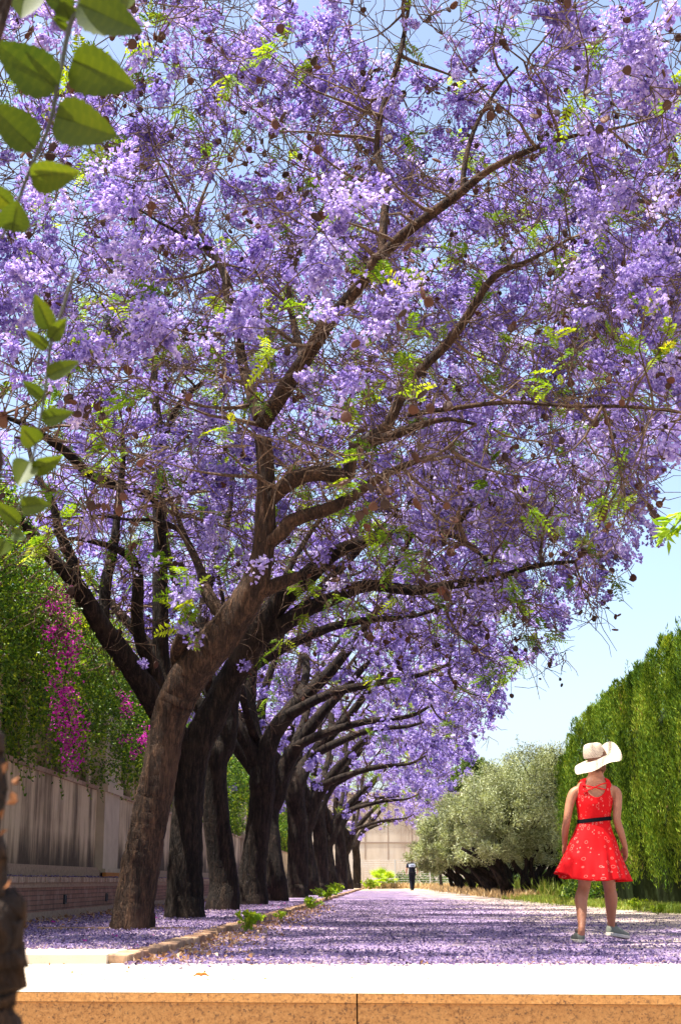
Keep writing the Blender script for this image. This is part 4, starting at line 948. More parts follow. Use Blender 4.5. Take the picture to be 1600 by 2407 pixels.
scatter(44000, f_path, .027, .018, M_petal, 'fallen_petals', 'loose purple petals scattered on the path', 'petals', 301, tilt=.6)
scatter(34000, f_strip, .027, .018, M_petal, 'strip_petals', 'purple petals round the trunks on the raised strip', 'petals', 302, tilt=.6)
scatter(1700, lambda n, g: np.column_stack([g.uniform(-1.4, 4, n), 9.95 - np.abs(g.normal(0, .10, n)) * (1 + 2.2 * g.random(n) ** 3), np.zeros(n)]), .034, .022, M_petal, 'spilled_petals', 'purple petals spilling over the edge of the bright paving', 'petals', 310)
scatter(170, f_pave, .03, .016, M_litter, 'paving_litter', 'few dark dry bits on the bright paving', 'litter', 303)
scatter(1500, f_kerb, .055, .03, M_litter, 'kerb_litter', 'dry brown leaves gathered along the kerb', 'litter', 304, tilt=.7)
scatter(1500, f_wall, .06, .03, M_litter, 'wall_litter', 'dry leaves along the foot of the brick wall', 'litter', 305, tilt=.7)
scatter(3000, f_coping, .036, .024, M_petal, 'coping_petals', 'purple petals lying on the brick wall coping', 'petals', 306)
scatter(60, f_strip, .05, .045, M_magenta, 'magenta_bracts', 'few magenta bracts fallen on the strip', 'petals', 307)
b = grd(473, 2296, .004); g = np.random.default_rng(5); T = MB()
U_ = np.linspace(-1, 1, 9)
for s_ in (-1, 1): T.add([(b.x + u * .05, b.y + s_ * w_ * .022 * (1 - u * u), .006 + .018 * w_ * (1 - u * u) + .008 * math.sin(u * 4) ** 2) for u in U_ for w_ in (0, 1)], [(2 * i, 2 * i + 2, 2 * i + 3, 2 * i + 1) for i in range(8)], rq=.5)
M_oleaf = m_flat('orange_dry_leaf', (0.55, .22, .05), .6, .3, .2, 60)
tag(T.build('fallen_leaf', M_oleaf), 'single curled orange leaf lying on the bright paving', 'leaf')

# slanted teal bar near the far end, beside the olive
M_teal = m_flat('teal_paint', (0.02, .26, .28), .4, .4)
m = MB(); m.tube([pix(1052, 2043, 90), pix(1078, 2066, 90)], .075, 10); tag(m.build('slanted_bar', M_teal), 'short slanted teal bar low before the wire fence', 'bar')
m = MB(); m.tube([pix(1082, 2012, 80), pix(1112, 2032, 80)], .06, 10); tag(m.build('slanted_bar', M_teal), 'upper teal bar half hidden in the farthest olive crown', 'bar')

# ------------------------------------------------------------------ foreground: leafy tree at the left edge, very near the lens
def fg_tree():
    T = thing('leafy_tree', (-0.36, 1.45, -1.1), 'blurred gnarled trunk and hanging leafy shoots close to the lens at left', 'tree')
    g = np.random.default_rng(61); m = MB()
    tr = [(-10, 2500, 1.45, 100), (-18, 2380, 1.45, 112), (-22, 2270, 1.45, 150), (-20, 2190, 1.45, 150), (-32, 2110, 1.45, 120), (-50, 2000, 1.45, 110), (-45, 1900, 1.45, 105), (-40, 1820, 1.45, 118), (-50, 1740, 1.45, 100), (-70, 1600, 1.46, 90), (-75, 1400, 1.48, 80), (-60, 1240, 1.5, 84), (-40, 1110, 1.5, 90), (-45, 1050, 1.5, 80), (-70, 950, 1.5, 60), (-90, 700, 1.5, 50), (-60, 300, 1.55, 40), (20, -60, 1.6, 26)]
    P, r = limb_world(tr, 6); P = P + g.normal(0, .002, P.shape); r = r * (1 + .10 * np.sin(np.arange(len(r)) * .7) + g.normal(0, .05, len(r)))
    lowp = P[0].copy(); lowp[2] = -1.12; P = np.vstack([[lowp], P]); r = np.concatenate([[r[0] * 1.3], r]); m.tube(P, r, 22, rough=.14, seed=4); m.build('trunk', M_bark1, T, smooth=True)
    def shoot(path, leaves, wd_, seed):
        g = np.random.default_rng(seed); P = [np.array(pix(a, b, Y)) for a, b, Y in path]; Q = catmull(P, 6); s_ = MB(); s_.tube(Q, np.linspace(wd_, wd_ * .5, len(Q)), 6); S = s_.build('shoot', M_twiggreen, T)
        m = MB()
        for (a, b, ta, tb, Y, w) in leaves:      # base pixel, tip pixel, distance, width ratio
            p0 = np.array(pix(a, b, Y)); p1 = np.array(pix(ta, tb, Y - .02)); d = p1 - p0; L = np.linalg.norm(d); d = d / L; view = unit(p0 - np.array([0, 0, H])); s = unit(np.cross(d, view)); tilt = g.uniform(-.5, .5); s = unit(s + view * tilt); nn = np.cross(s, d)
            n = 23; t = np.linspace(0, 1, n); prof = w * 1.15 * L * .5 * (np.sin(np.pi * t ** .66) ** .72) * (1 - .22 * t); prof[-1] = 0.0; prof[0] = .0
            prof = prof * (1 + .05 * np.sin(t * 50)); droop = -.10 * L * t ** 2
            for sg in (-1, 1):
                vv = []
                for i in range(n):
                    c = p0 + d * L * t[i] + nn * droop[i] * .6
                    for k in (0, .5, 1): vv.append(c + s * sg * prof[i] * k - nn * prof[i] * .35 * k ** 1.5 + nn * .0)
                q = [(i * 3 + k, (i + 1) * 3 + k, (i + 1) * 3 + k + 1, i * 3 + k + 1) for i in range(n - 1) for k in (0, 1)]
                m.add(vv, q, rq=np.clip(g.normal(.45, .12) + np.array([(.13 if (i + k) % 3 == 0 else -.03) - .12 * k for i in range(n - 1) for k in (0, 1)]), 0, 1))
            m.tube([p0 - d * L * .12, p0, p0 + d * L * .8], .0009, 4)
        m.build('leaves', M_bigleaf, S, smooth=True)
    shoot([(205, -60, 1.75), (185, 20, 1.75), (165, 60, 1.75), (140, 180, 1.75), (118, 290, 1.75), (75, 390, 1.75), (40, 480, 1.75), (5, 560, 1.75)],
          [(186, 8, 342, 80, 1.74, .5), (170, 22, 88, -38, 1.76, .62), (138, 210, -10, 100, 1.75, .58), (170, 140, 328, 205, 1.74, .62), (84, 350, -25, 245, 1.76, .62), (130, 272, 284, 322, 1.74, .58), (30, 485, -35, 425, 1.75, .6), (72, 415, 192, 400, 1.75, .6), (30, 545, 40, 470, 1.74, 1.0), (60, -20, 48, 48, 1.75, .8), (165, 50, 148, -5, 1.76, 1.0), (300, -30, 270, 40, 1.76, .5), (160, 70, 120, 40, 1.77, .4)], .0042, 62)
    shoot([(175, 640, 1.9), (150, 720, 1.9), (120, 810, 1.9), (105, 930, 1.9), (85, 1040, 1.9), (60, 1150, 1.9), (20, 1260, 1.9)],
          [(118, 775, 82, 690, 1.9, .5), (118, 800, 158, 745, 1.9, .5), (112, 820, 60, 775, 1.9, .45), (112, 885, 190, 850, 1.9, .48), (100, 935, 52, 895, 1.9, .5), (100, 985, 178, 968, 1.9, .45), (85, 1045, 50, 1000, 1.9, .9), (78, 1105, 150, 1070, 1.9, .48), (70, 1085, 42, 1145, 1.9, .8), (50, 1190, 125, 1185, 1.9, .5), (45, 1230, -10, 1180, 1.9, .5), (30, 1255, 65, 1265, 1.9, .5), (12, 1270, -10, 1310, 1.9, .7)], .0028, 63)
    g = np.random.default_rng(64); m = MB()
    C = np.array([pix(a, b, 1.42) for a, b in ((20, 1790), (30, 1845), (45, 1880), (12, 1900), (20, 1950), (8, 2090), (28, 1860))]); leaf_quads(m, C, .013, .008, g.normal(size=(len(C), 3)), g=g); m.build('dry_leaves', m_flat('rusty_dry_leaf', (.16, .06, .02), .8, .2, .3, 60), T)
M_twiggreen = m_flat('shoot_bark', (0.06, .055, .03), .6, .3, .3, 60)
fg_tree()
T = thing('leafy_branch', pix(1640, 1180, 8.0), 'bright green leafy branch tip reaching in at the right edge', 'branch')
g = np.random.default_rng(66); m = MB(); s_ = MB(); Q = catmull([np.array(pix(a, b, 8.0)) for a, b in ((1750, 1120), (1680, 1170), (1620, 1205), (1585, 1235), (1570, 1250))], 6); s_.tube(Q, .006, 5); s_.build('stem', M_grass, T)
C = Q[8:][g.integers(0, len(Q) - 8, 46)] + g.normal(0, .03, (46, 3)); leaf_quads(m, C, .10, .028, np.column_stack([g.normal(-.4, .5, 46), g.normal(0, .5, 46), g.normal(-.6, .5, 46)]), g=g); m.build('leaves', M_limeleaf, T)

# ------------------------------------------------------------------ people
def _skin(name, a, b):
    k = NT(name); n = k.noise(k.coords(), 14, 4); c = k.mix(n, a, b); p = k.bsdf(c, .55, k.bump(k.noise(k.coords(), 130, 2), .08, .002), spec=.35); return k.m
M_skin = _skin('skin_tanned', (.30, .115, .055), (.42, .185, .10)); M_skin2 = _skin('skin_man', (.40, .19, .11), (.55, .30, .19))
M_hair = m_flat('hair_auburn', (.16, .065, .03), .6, .4, .4, 60); M_hairdark = m_flat('hair_dark', (.015, .011, .009), .6, .3, .3, 60)
def _dress():
    k = NT('red_print_cloth'); P = k.coords(kind='UV', scale=(1, 1, 1)); base = (.66, .006, .008)
    v = k.node('ShaderNodeTexVoronoi', i_Scale=24.0, i_Randomness=.85); k.link(P, v.inputs['Vector'])
    sz = k.node('ShaderNodeSeparateColor'); k.link(v.outputs['Color'], sz.inputs[0])
    rad = k.math('MULTIPLY_ADD', sz.outputs[0], .26, .12); dd = k.math('ABSOLUTE', k.math('SUBTRACT', v.outputs['Distance'], rad))
    ring = k.ramp(dd, [(.025, (.95,) * 3), (.06, (0, 0, 0))]); v2 = k.node('ShaderNodeTexVoronoi', i_Scale=31.0); k.link(P, v2.inputs['Vector'])
    sz2 = k.node('ShaderNodeSeparateColor'); k.link(v2.outputs['Color'], sz2.inputs[0])
    dot = k.math('MULTIPLY', k.math('LESS_THAN', v2.outputs['Distance'], .17), k.math('GREATER_THAN', sz2.outputs[1], .84))
    c = k.mix(k.math('MULTIPLY', ring, .55), base, (.86, .30, .22)); c = k.mix(k.math('MULTIPLY', dot, .7), c, (.80, .22, .18))
    nz = k.noise(k.coords(), 60, 3); k.bsdf(c, .75, k.bump(nz, .15, .003), spec=.15, transw=.12); return k.m
M_dress = _dress(); M_dressplain = m_flat('red_cloth', (.68, .008, .012), .75, .15, .08, 40); M_belt = m_flat('black_belt', (.004, .004, .006), .8, .1)
def _hat():
    k = NT('crochet_straw'); uv = k.node('ShaderNodeTexCoord').outputs['UV']; sep = k.node('ShaderNodeSeparateXYZ'); k.link(uv, sep.inputs[0])
    su = k.math('SINE', k.math('MULTIPLY', sep.outputs[0], 6.2832)); sv = k.math('SINE', k.math('MULTIPLY', sep.outputs[1], 6.2832))
    pr = k.math('MULTIPLY', su, sv); hole = k.math('GREATER_THAN', pr, .42)
    c = k.mix(k.noise(k.coords(), 50, 3), (.66, .52, .36), (.80, .68, .52))
    p = k.bsdf(c, .85, k.bump(pr, -.5, .004), spec=.15, transw=.15); tr = k.node('ShaderNodeBsdfTransparent'); mx = k.node('ShaderNodeMixShader')
    k.link(hole, mx.inputs[0]); k.link(p, mx.inputs[1]); k.link(tr.outputs[0], mx.inputs[2]); k.link(mx.outputs[0], k.out.inputs[0]); return k.m
M_hat = _hat(); M_shoe = m_flat('shoe_canvas', (.16, .17, .13), .75, .25, .25, 70); M_sole = m_flat('shoe_sole', (.52, .46, .38), .7, .3, .2, 50); M_soledark = m_flat('heel_rubber', (.12, .08, .06), .7, .3, .2, 50)

def ell(c, u, v, ru, rv, K=20, p=2.0):
    th = np.arange(K) / K * 2 * np.pi; cs, sn = np.cos(th), np.sin(th); e = 2 / p
    return np.array(c) + (np.sign(cs) * np.abs(cs) ** e * ru)[:, None] * np.array(u) + (np.sign(sn) * np.abs(sn) ** e * rv)[:, None] * np.array(v)
def limb(mb, P, R1, R2=None, K=16, m=5):
    """tapering limb with closed ends through joints P"""
    P = [np.array(p, float) for p in P]; A = np.column_stack([np.array(P), R1, R2 if R2 is not None else R1]); Q = catmull(A, m); C, a, b = Q[:, :3], Q[:, 3], Q[:, 4]
    T_ = unit(np.gradient(C, axis=0)); up_ = np.array([0, 1.0, 0]); rg = []
    for i in range(len(C)):
        u = unit(np.cross(T_[i], up_)); v = np.cross(u, T_[i]); rg.append(ell(C[i], u, v, max(a[i], .002), max(b[i], .002), K))
    c0 = C[0] - T_[0] * a[0] * .5; c1 = C[-1] + T_[-1] * a[-1] * .5
    rg = [rg[0] * .6 + c0 * .4] + rg + [rg[-1] * .6 + c1 * .4]; mb.rings(rg)
def remesh(o, vox, sm=4):
    r_ = o.modifiers.new('remesh', 'REMESH'); r_.mode = 'VOXEL'; r_.voxel_size = vox; r_.use_smooth_shade = True
    s = o.modifiers.new('smooth', 'SMOOTH'); s.factor = .5; s.iterations = sm
def hand(mb, w, d, s, side, curl=.35, palmn=None):
    """w wrist, d direction of the hand, side: vector towards the thumb; fingers curl towards palmn"""
    w, d, side = np.array(w, float), unit(np.array(d, float)), unit(np.array(side, float)); side = unit(side - d * side.dot(d)); pn = unit(np.array(palmn, float)); pn = unit(pn - d * pn.dot(d) - side * pn.dot(side))
    rg = []
    for t, wa, th in ((-.15, .026, .019), (.0, .027, .018), (.3, .036, .016), (.65, .041, .015), (1.0, .038, .012), (1.08, .03, .008)): rg.append(ell(w + d * t * .085 * s, side, pn, wa * s, th * s, 14, 2.4))
    mb.rings(rg)
    for k, (off, L, r_) in enumerate(((.029, .068, .0085), (.010, .078, .0088), (-.010, .072, .0083), (-.028, .056, .0074))):
        p = w + d * .080 * s + side * off * s; dd = unit(d + side * off * 3); pts = [p]; a = curl * (.8 + .15 * k)
        for j, fr in enumerate((.42, .32, .26)):
            dd = unit(dd * math.cos(a) + pn * math.sin(a)); pts.append(pts[-1] + dd * L * fr * s); a = curl * 1.15
        limb(mb, pts, [r_ * s, r_ * .95 * s, r_ * .85 * s, r_ * .7 * s], K=8, m=3)
    p = w + d * .022 * s + side * .024 * s; d1 = unit(d * .75 + side * .7 + pn * .35); d2 = unit(d * .95 + side * .25 + pn * .3)
    limb(mb, [p, p + d1 * .030 * s, p + d1 * .030 * s + d2 * .028 * s, p + d1 * .03 * s + d2 * .05 * s], [.012 * s, .0105 * s, .0095 * s, .0075 * s], K=8, m=3)
def head(mb, c, fwd, s=1.0):
    """head with face, centre c, looking along fwd (unit, horizontal-ish)"""
    c = np.array(c, float); f = unit(np.array(fwd, float)); up_ = unit(np.array([0, 0, 1.0]) - f * f[2]); r_ = np.cross(f, up_)
    rg = []
    for z, w_, dp, off in ((-.118, .018, .018, .055), (-.108, .036, .036, .046), (-.085, .052, .058, .026), (-.05, .064, .082, .008), (0.0, .073, .095, 0), (.04, .076, .098, -.004), (.08, .066, .085, -.008), (.105, .042, .055, -.010), (.118, .015, .02, -.01)):
        rg.append(ell(c + up_ * z * s + f * off * s, r_, f, w_ * s, dp * s, 20, 2.15))
    mb.rings(rg)
    limb(mb, [c + f * .088 * s + up_ * .012 * s, c + f * .108 * s - up_ * .018 * s, c + f * .112 * s - up_ * .034 * s], [.008 * s, .011 * s, .013 * s], K=8, m=3)     # nose
    for z in (-.060, -.070): limb(mb, [c + f * .083 * s + up_ * z * s - r_ * .022 * s, c + f * .092 * s + up_ * z * s, c + f * .083 * s + up_ * z * s + r_ * .022 * s], [.005 * s, .007 * s, .005 * s], K=8, m=3)
    for sg in (-1, 1):
        limb(mb, [c + r_ * sg * .072 * s + up_ * .022 * s - f * .008 * s, c + r_ * sg * .083 * s + up_ * .012 * s - f * .016 * s, c + r_ * sg * .078 * s - up_ * .03 * s - f * .004 * s], [.010 * s, .012 * s, .007 * s], [.016 * s, .018 * s, .009 * s], K=10, m=3)   # ear
        limb(mb, [c + f * .086 * s + r_ * sg * .018 * s + up_ * .026 * s, c + f * .088 * s + r_ * sg * .032 * s + up_ * .030 * s, c + f * .076 * s + r_ * sg * .048 * s + up_ * .025 * s], [.005 * s, .007 * s, .005 * s], K=8, m=3)  # brow
    limb(mb, [c + f * .07 * s - up_ * .095 * s - r_ * .01, c + f * .085 * s - up_ * .098 * s, c + f * .07 * s - up_ * .095 * s + r_ * .01], [.012 * s, .015 * s, .012 * s], K=8, m=3)
    return f, up_, r_

def uvmap(o, fn):
    me = o.data; uv = me.uv_layers.new(name='UVMap'); li = np.zeros(len(me.loops), int); me.loops.foreach_get('vertex_index', li)
    co = np.zeros(len(me.vertices) * 3); me.vertices.foreach_get('co', co); co = co.reshape(-1, 3); uv.data.foreach_set('uv', fn(co)[li].astype(np.float32).ravel())

def woman():
    YW_ = 13.3; X_ = np.array([1.0, 0, 0]); Yv = np.array([0, 1.0, 0]); Zv = np.array([0, 0, 1.0])
    A = lambda px, py, Y=YW_: np.array(pix(px, py, Y)); M_ = lambda px: px * mpp(1950, YW_)
    base = grd(1400, 2216, 0); T = thing('person', (base.x, 13.2, 0), 'woman in red patterned sundress and wide straw hat walking away on the path', 'person')
    b = MB()
    tor = [(1399, 1812, 17, .058), (1399, 1824, 19, .060), (1398, 1832, 27, .070), (1397, 1840, 37, .082), (1397, 1851, 45, .092), (1396, 1868, 44.5, .104), (1396, 1890, 40.5, .108), (1395, 1912, 36, .098), (1395, 1930, 35, .092), (1395, 1950, 39, .102), (1395, 1975, 44, .115), (1396, 2000, 46, .120), (1397, 2020, 44, .115), (1397, 2032, 30, .08)]
    Q = catmull(np.array([list(A(px, py)) + [M_(w), d] for px, py, w, d in tor]), 4)
    b.rings([ell(q[:3] + Yv * 0, X_, Yv, q[3], q[4], 28, 2.25) for q in Q])
    hc = A(1404, 1786, YW_ + .02); limb(b, [A(1399, 1838), A(1400, 1822, YW_ + .01), hc - Zv * .04], [.060, .052, .052], K=16)
    fwd = unit(np.array([.62, .78, -.04])); head(b, hc, fwd, .98)
    # legs
    limb(b, [A(1377, 2005), A(1374, 2040), A(1372, 2083, YW_ + .02), A(1365, 2112, YW_ - .03), A(1366, 2140, YW_ - .08), A(1366, 2178, 13.06), A(1365, 2196, 13.06)], [.088, .076, .055, .058, .046, .031, .032], [.09, .08, .060, .066, .055, .038, .04])
    limb(b, [A(1419, 2005), A(1425, 2040, YW_ + .07), A(1431, 2083, YW_ + .2), A(1435, 2110, YW_ + .24), A(1435, 2140, YW_ + .30), A(1436, 2178, YW_ + .36), A(1438, 2194, YW_ + .37)], [.088, .076, .055, .059, .047, .032, .034], [.09, .08, .060, .068, .056, .039, .04])
    # arms
    le = [A(1357, 1856), A(1346, 1866, YW_ - .01), A(1338, 1890, YW_ - .02), A(1332, 1925, YW_ - .03), A(1327, 1955, YW_ + .04), A(1326, 1985, YW_ + .12)]
    limb(b, le, [.038, .043, .040, .035, .032, .023], [.046, .045, .042, .036, .033, .020])
    ri = [A(1437, 1854), A(1448, 1864), A(1450, 1890, YW_ - .02), A(1449, 1925, YW_ - .04), A(1458, 1957, YW_ + .0), A(1468, 1990, YW_ + .06)]
    limb(b, ri, [.038, .044, .041, .035, .033, .023], [.046, .045, .042, .036, .033, .020])
    hand(b, le[-1], (.02, .35, -1), .98, (.55, .75, 0), .32, (.75, -.5, 0)); hand(b, ri[-1], (.01, .22, -1), 1.02, (-.35, .9, .1), .34, (-.9, -.35, 0))
    body = b.build('body', M_skin, T, smooth=True); remesh(body, .0042, 3)
    # hair: short bob under the hat
    h = MB(); up_ = Zv; rr_ = np.cross(fwd, up_); rg = []
    for z, w_, d_, o_ in ((-.105, .050, .040, -.046), (-.095, .060, .052, -.044), (-.05, .072, .070, -.036), (-.02, .079, .085, -.022), (.02, .083, .096, -.014), (.06, .080, .098, -.012), (.1, .06, .075, -.012), (.122, .03, .04, -.01)): rg.append(ell(hc + up_ * z + fwd * o_, rr_, fwd, w_, d_, 24, 2.2))
    h.rings(rg); gg = np.random.default_rng(9)
    for k in range(70):
        a = gg.uniform(math.pi * .95, math.pi * 2.05); p = hc + rr_ * math.cos(a) * .074 + fwd * (math.sin(a) * .078 - .016) - up_ * .055; h.tube([p, p - up_ * .03 + gg.normal(0, .005, 3), p - up_ * (.045 + gg.random() * .02) + gg.normal(0, .008, 3)], [.007, .006, .002], 5)
    h.build('hair', M_hair, T, smooth=True)
    # dress
    K = 120; rows = []; th = np.arange(K) / K * 2 * np.pi; sx, cy = np.cos(th), np.sin(th)       # cy=-1 is the back, facing the camera
    def prof(y):
        t = [(1826, 30, .062), (1836, 41, .084), (1848, 44, .098), (1866, 43.5, .112), (1890, 42, .116), (1912, 38.2, .108), (1928, 37.0, .101), (1936, 38, .104), (1955, 44, .118), (1975, 53, .132), (2000, 61, .15)]
        a = np.array(t); return np.interp(y, a[:, 0], a[:, 1]), np.interp(y, a[:, 0], a[:, 2])
    def topy(s, back):
        ax_ = abs(s) * 44
        if ax_ < 26.5: return (1876 if back else 1882) - (1 - math.sqrt(max(0, 1 - (ax_ / 26.5) ** 2))) * 40
        if ax_ < 36: return 1829 + (ax_ - 26.5) * .35
        return 1832 + min(1, (ax_ - 36) / 7) ** .6 * 38
    ty = np.array([topy(s, c < 0) for s, c in zip(sx, cy)])
    for f in np.linspace(0, 1, 22):
        row = []
        for k in range(K):
            y = ty[k] + (1928 - ty[k]) * f; w_, d_ = prof(y); c = A(1396 - (y - 1830) * .008, y); row.append(c + X_ * sx[k] * M_(w_) + Yv * cy[k] * d_)
        rows.append(row)
    seam = None
    for f in np.linspace(0.04, 1, 34):
        row = []
        for k in range(K):
            hem = 2068 - 10 * np.clip(-sx[k] - .55, 0, 1) ** 1 * 3.6 + 3 * sx[k] + 3 * math.sin(th[k] * 3); y = 1928 + (hem - 1928) * f
            fl = max(0, (y - 2000) / 68.0)
            w_, d_ = prof(min(y, 2000)); w_ = w_ + fl * 25; d_ = d_ + fl * .075; cx_ = 1395 - 4 * min(1, (y - 1928) / 70) - fl * 7 ; w2 = w_
            g_ = math.sin(th[k] * 9 + 1.0) * .55 + math.sin(th[k] * 14 + .3) * .45 + .7 * math.sin(th[k] * 5 + 2); fold = 1 + .085 * fl * g_ + .028 * g_ * min(1, max(0, (y - 1945) / 55))
            lift = -max(0, -sx[k]) ** 4 * fl * .0
            row.append(A(cx_, y) + X_ * sx[k] * M_(w2) * fold + Yv * cy[k] * d_ * fold + Zv * lift)
        rows.append(row)
    V = np.array(rows); nR = len(rows); i = np.arange(nR - 1)[:, None]; j = np.arange(K)[None]; j2 = (j + 1) % K
    q = np.stack([i * K + j, (i + 1) * K + j, (i + 1) * K + j2, i * K + j2], -1).reshape(-1, 4); d = MB(); d.add(V.reshape(-1, 3), q)
    dr = d.build('dress', M_dress, T, smooth=True); sol = dr.modifiers.new('thickness', 'SOLIDIFY'); sol.thickness = .004; sol.offset = 1
    ang_ = np.unwrap(np.arctan2(sx * 0 + np.sin(th), np.cos(th))); uvv = np.stack([np.tile((th / 6.2832) * 1.25, nR), (V.reshape(-1, 3)[:, 2])], 1)
    uvmap(dr, lambda co: uvv)
    c = MB()
    def backpt(px, py, o=.012): 
        w_, d_ = prof(max(py, 1836)); s = (px - 1396) / w_; return A(px, py) - Yv * (d_ * math.sqrt(max(0.02, 1 - s * s)) + o - .012 * 0)
    c.tube(catmull([backpt(x_, y_) for x_, y_ in ((1364, 1846), (1378, 1850), (1393, 1853), (1408, 1856), (1418, 1858))], 5), .0055, 8)
    c.tube(catmull([backpt(x_, y_, .016) for x_, y_ in ((1364, 1862), (1378, 1858), (1393, 1852), (1408, 1845), (1424, 1841))], 5), .0055, 8); c.build('back_straps', M_dressplain, T, smooth=True)
    b2 = MB(); rg = []
    for z in (-.018, .018):
        for e in ((0,)): pass
    w_, d_ = prof(1928); cb = A(1395.5, 1928); rg = [ell(cb + Zv * z, X_, Yv, M_(w_) + o, d_ + o, 40) for z, o in ((-.017, .004), (-.017, .015), (.017, .015), (.017, .004))]
    for r_ in rg: r_[:, 2] += (r_[:, 0] - cb[0]) * .10
    b2.rings(rg, cap=False); b2.build('belt', M_belt, T, smooth=False)
    # hat
    hb = A(1402, 1781, YW_ + .01); tilt = Matrix.Rotation(R(-21), 3, 'Y') @ Matrix.Rotation(R(9), 3, 'X'); tm = np.array(tilt)
    def hatpts(n_r, n_t):
        out = []; uvs = []
        for i_ in range(n_r):
            f = i_ / (n_r - 1)
            for k in range(n_t):
                a = k / (n_t - 1) * 6.28318; ca, sa = math.cos(a), math.sin(a)
                r0, r1 = .094, .232; r_ = r0 + (r1 - r0) * f
                wav = .018 * math.sin(3 * a + .6) + .010 * math.sin(5 * a + 2)
                droop = -.045 * f ** 1.5 + wav * f ** 1.4
                # right rear side flips up, the side near the lens dips
                flip = max(0, math.cos(a - .62)) ** 2.5; droop += flip * .125 * f ** 1.5
                dip = max(0, math.cos(a + 1.9)) ** 2; droop -= dip * .028 * f
                r_ = r_ - flip * .04 * f
                out.append((ca * r_, sa * r_ * .96, droop)); uvs.append((k / (n_t - 1) * 64, 2 + f * 14))
        return out, uvs
    n_r, n_t = 22, 97; P, uvs = hatpts(n_r, n_t); q = [(i_ * n_t + k, i_ * n_t + k + 1, (i_ + 1) * n_t + k + 1, (i_ + 1) * n_t + k) for i_ in range(n_r - 1) for k in range(n_t - 1)]
    hm = MB(); hm.add(np.array(P) @ tm.T + hb, q); o = hm.build('hat_brim', M_hat, T, smooth=True); uu = np.array(uvs); uvmap(o, lambda co: uu)
    P = []; uvs = []; cr = ((0, .094), (.03, .097), (.06, .094), (.09, .088), (.11, .082), (.124, .068), (.131, .045), (.134, .02), (.1345, .001)); n_c = len(cr)
    for i_, (z, r_) in enumerate(cr):
        for k in range(n_t):
            a = k / (n_t - 1) * 6.28318; P.append((math.cos(a) * r_, math.sin(a) * r_ * 1.05, z)); uvs.append((k / (n_t - 1) * 40, i_ * 1.15 + .25 if i_ < 5 else 6.0))
    q = [(i_ * n_t + k, i_ * n_t + k + 1, (i_ + 1) * n_t + k + 1, (i_ + 1) * n_t + k) for i_ in range(n_c - 1) for k in range(n_t - 1)]
    tm2 = np.array(Matrix.Rotation(R(-7), 3, 'Y') @ Matrix.Rotation(R(4), 3, 'X')); hm = MB(); hm.add(np.array(P) @ tm2.T + hb + np.array([-.024, 0, .0]), q); o = hm.build('hat_crown', M_hat, T, smooth=True); uu2 = np.array(uvs); uvmap(o, lambda co: uu2)
    # shoes
    def shoe(heel, dirv, pitch, s=1.0):
        d_ = unit(np.array(dirv, float)); d_ = np.array([d_[0] * math.cos(pitch), d_[1] * math.cos(pitch), -math.sin(pitch)]); u = unit(np.cross(d_, Zv)); n_ = np.cross(u, d_); heel = np.array(heel)
        m_ = MB(); so_ = MB(); rg = []
        for t, w_, hh in ((-.012, .020, .052), (0.0, .031, .074), (.03, .035, .088), (.07, .036, .085), (.11, .039, .066), (.15, .044, .054), (.19, .045, .046), (.225, .038, .040), (.245, .022, .03)):
            cc = heel + d_ * t * s + n_ * (.022 + hh * .5 - .01) * s; rg.append(ell(cc, u, n_, w_ * s, hh * .5 * s, 18, 2.6))
        m_.rings(rg); rg = []
        for z, e_ in ((0, -.002), (.004, .003), (.022, .004), (.026, .0)):
            pts = []
            for (t, w_) in ((-.018, .0), (-.012, .022), (.01, .034), (.06, .036), (.12, .041), (.18, .049), (.225, .040), (.25, .018), (.254, 0)): pts.append((t, w_ + (e_ if w_ else 0)))
            loop = [heel + d_ * t * s + u * w_ * s + n_ * z * s for t, w_ in pts] + [heel + d_ * t * s - u * w_ * s + n_ * z * s for t, w_ in pts[-2:0:-1]]; rg.append(loop)
        so_.rings(rg); S = m_.build('shoe', M_shoe, T, smooth=True); so_.build('sole', M_sole, S)
        la = MB()
        for t in (.10, .12, .14, .16): la.tube([heel + d_ * t * s + u * .02 * s + n_ * (.078 - (t - .1) * .45) * s, heel + d_ * t * s + n_ * (.088 - (t - .1) * .45) * s, heel + d_ * t * s - u * .02 * s + n_ * (.078 - (t - .1) * .45) * s], .003, 5)
        cuff = [ell(heel + d_ * .035 * s + n_ * (.085 + z) * s, u, d_, (.036 + o_) * s, (.045 + o_) * s, 18) for z, o_ in ((0, 0), (.018, .004), (.024, .0), (.018, -.004), (0, -.006))]
        la.rings(cuff, cap=False); la.build('laces', M_soledark, S, smooth=True)
    h1 = grd(1364, 2216, 0); shoe((h1.x, h1.y - .03, 0.0), (-.06, 1, 0), 0.0, 1.08)
    h2 = A(1430, 2204, YW_ + .33); h2[2] = .012; h2[2] = .045; shoe(h2, (.74, .68, 0), .14, 1.12)
woman()

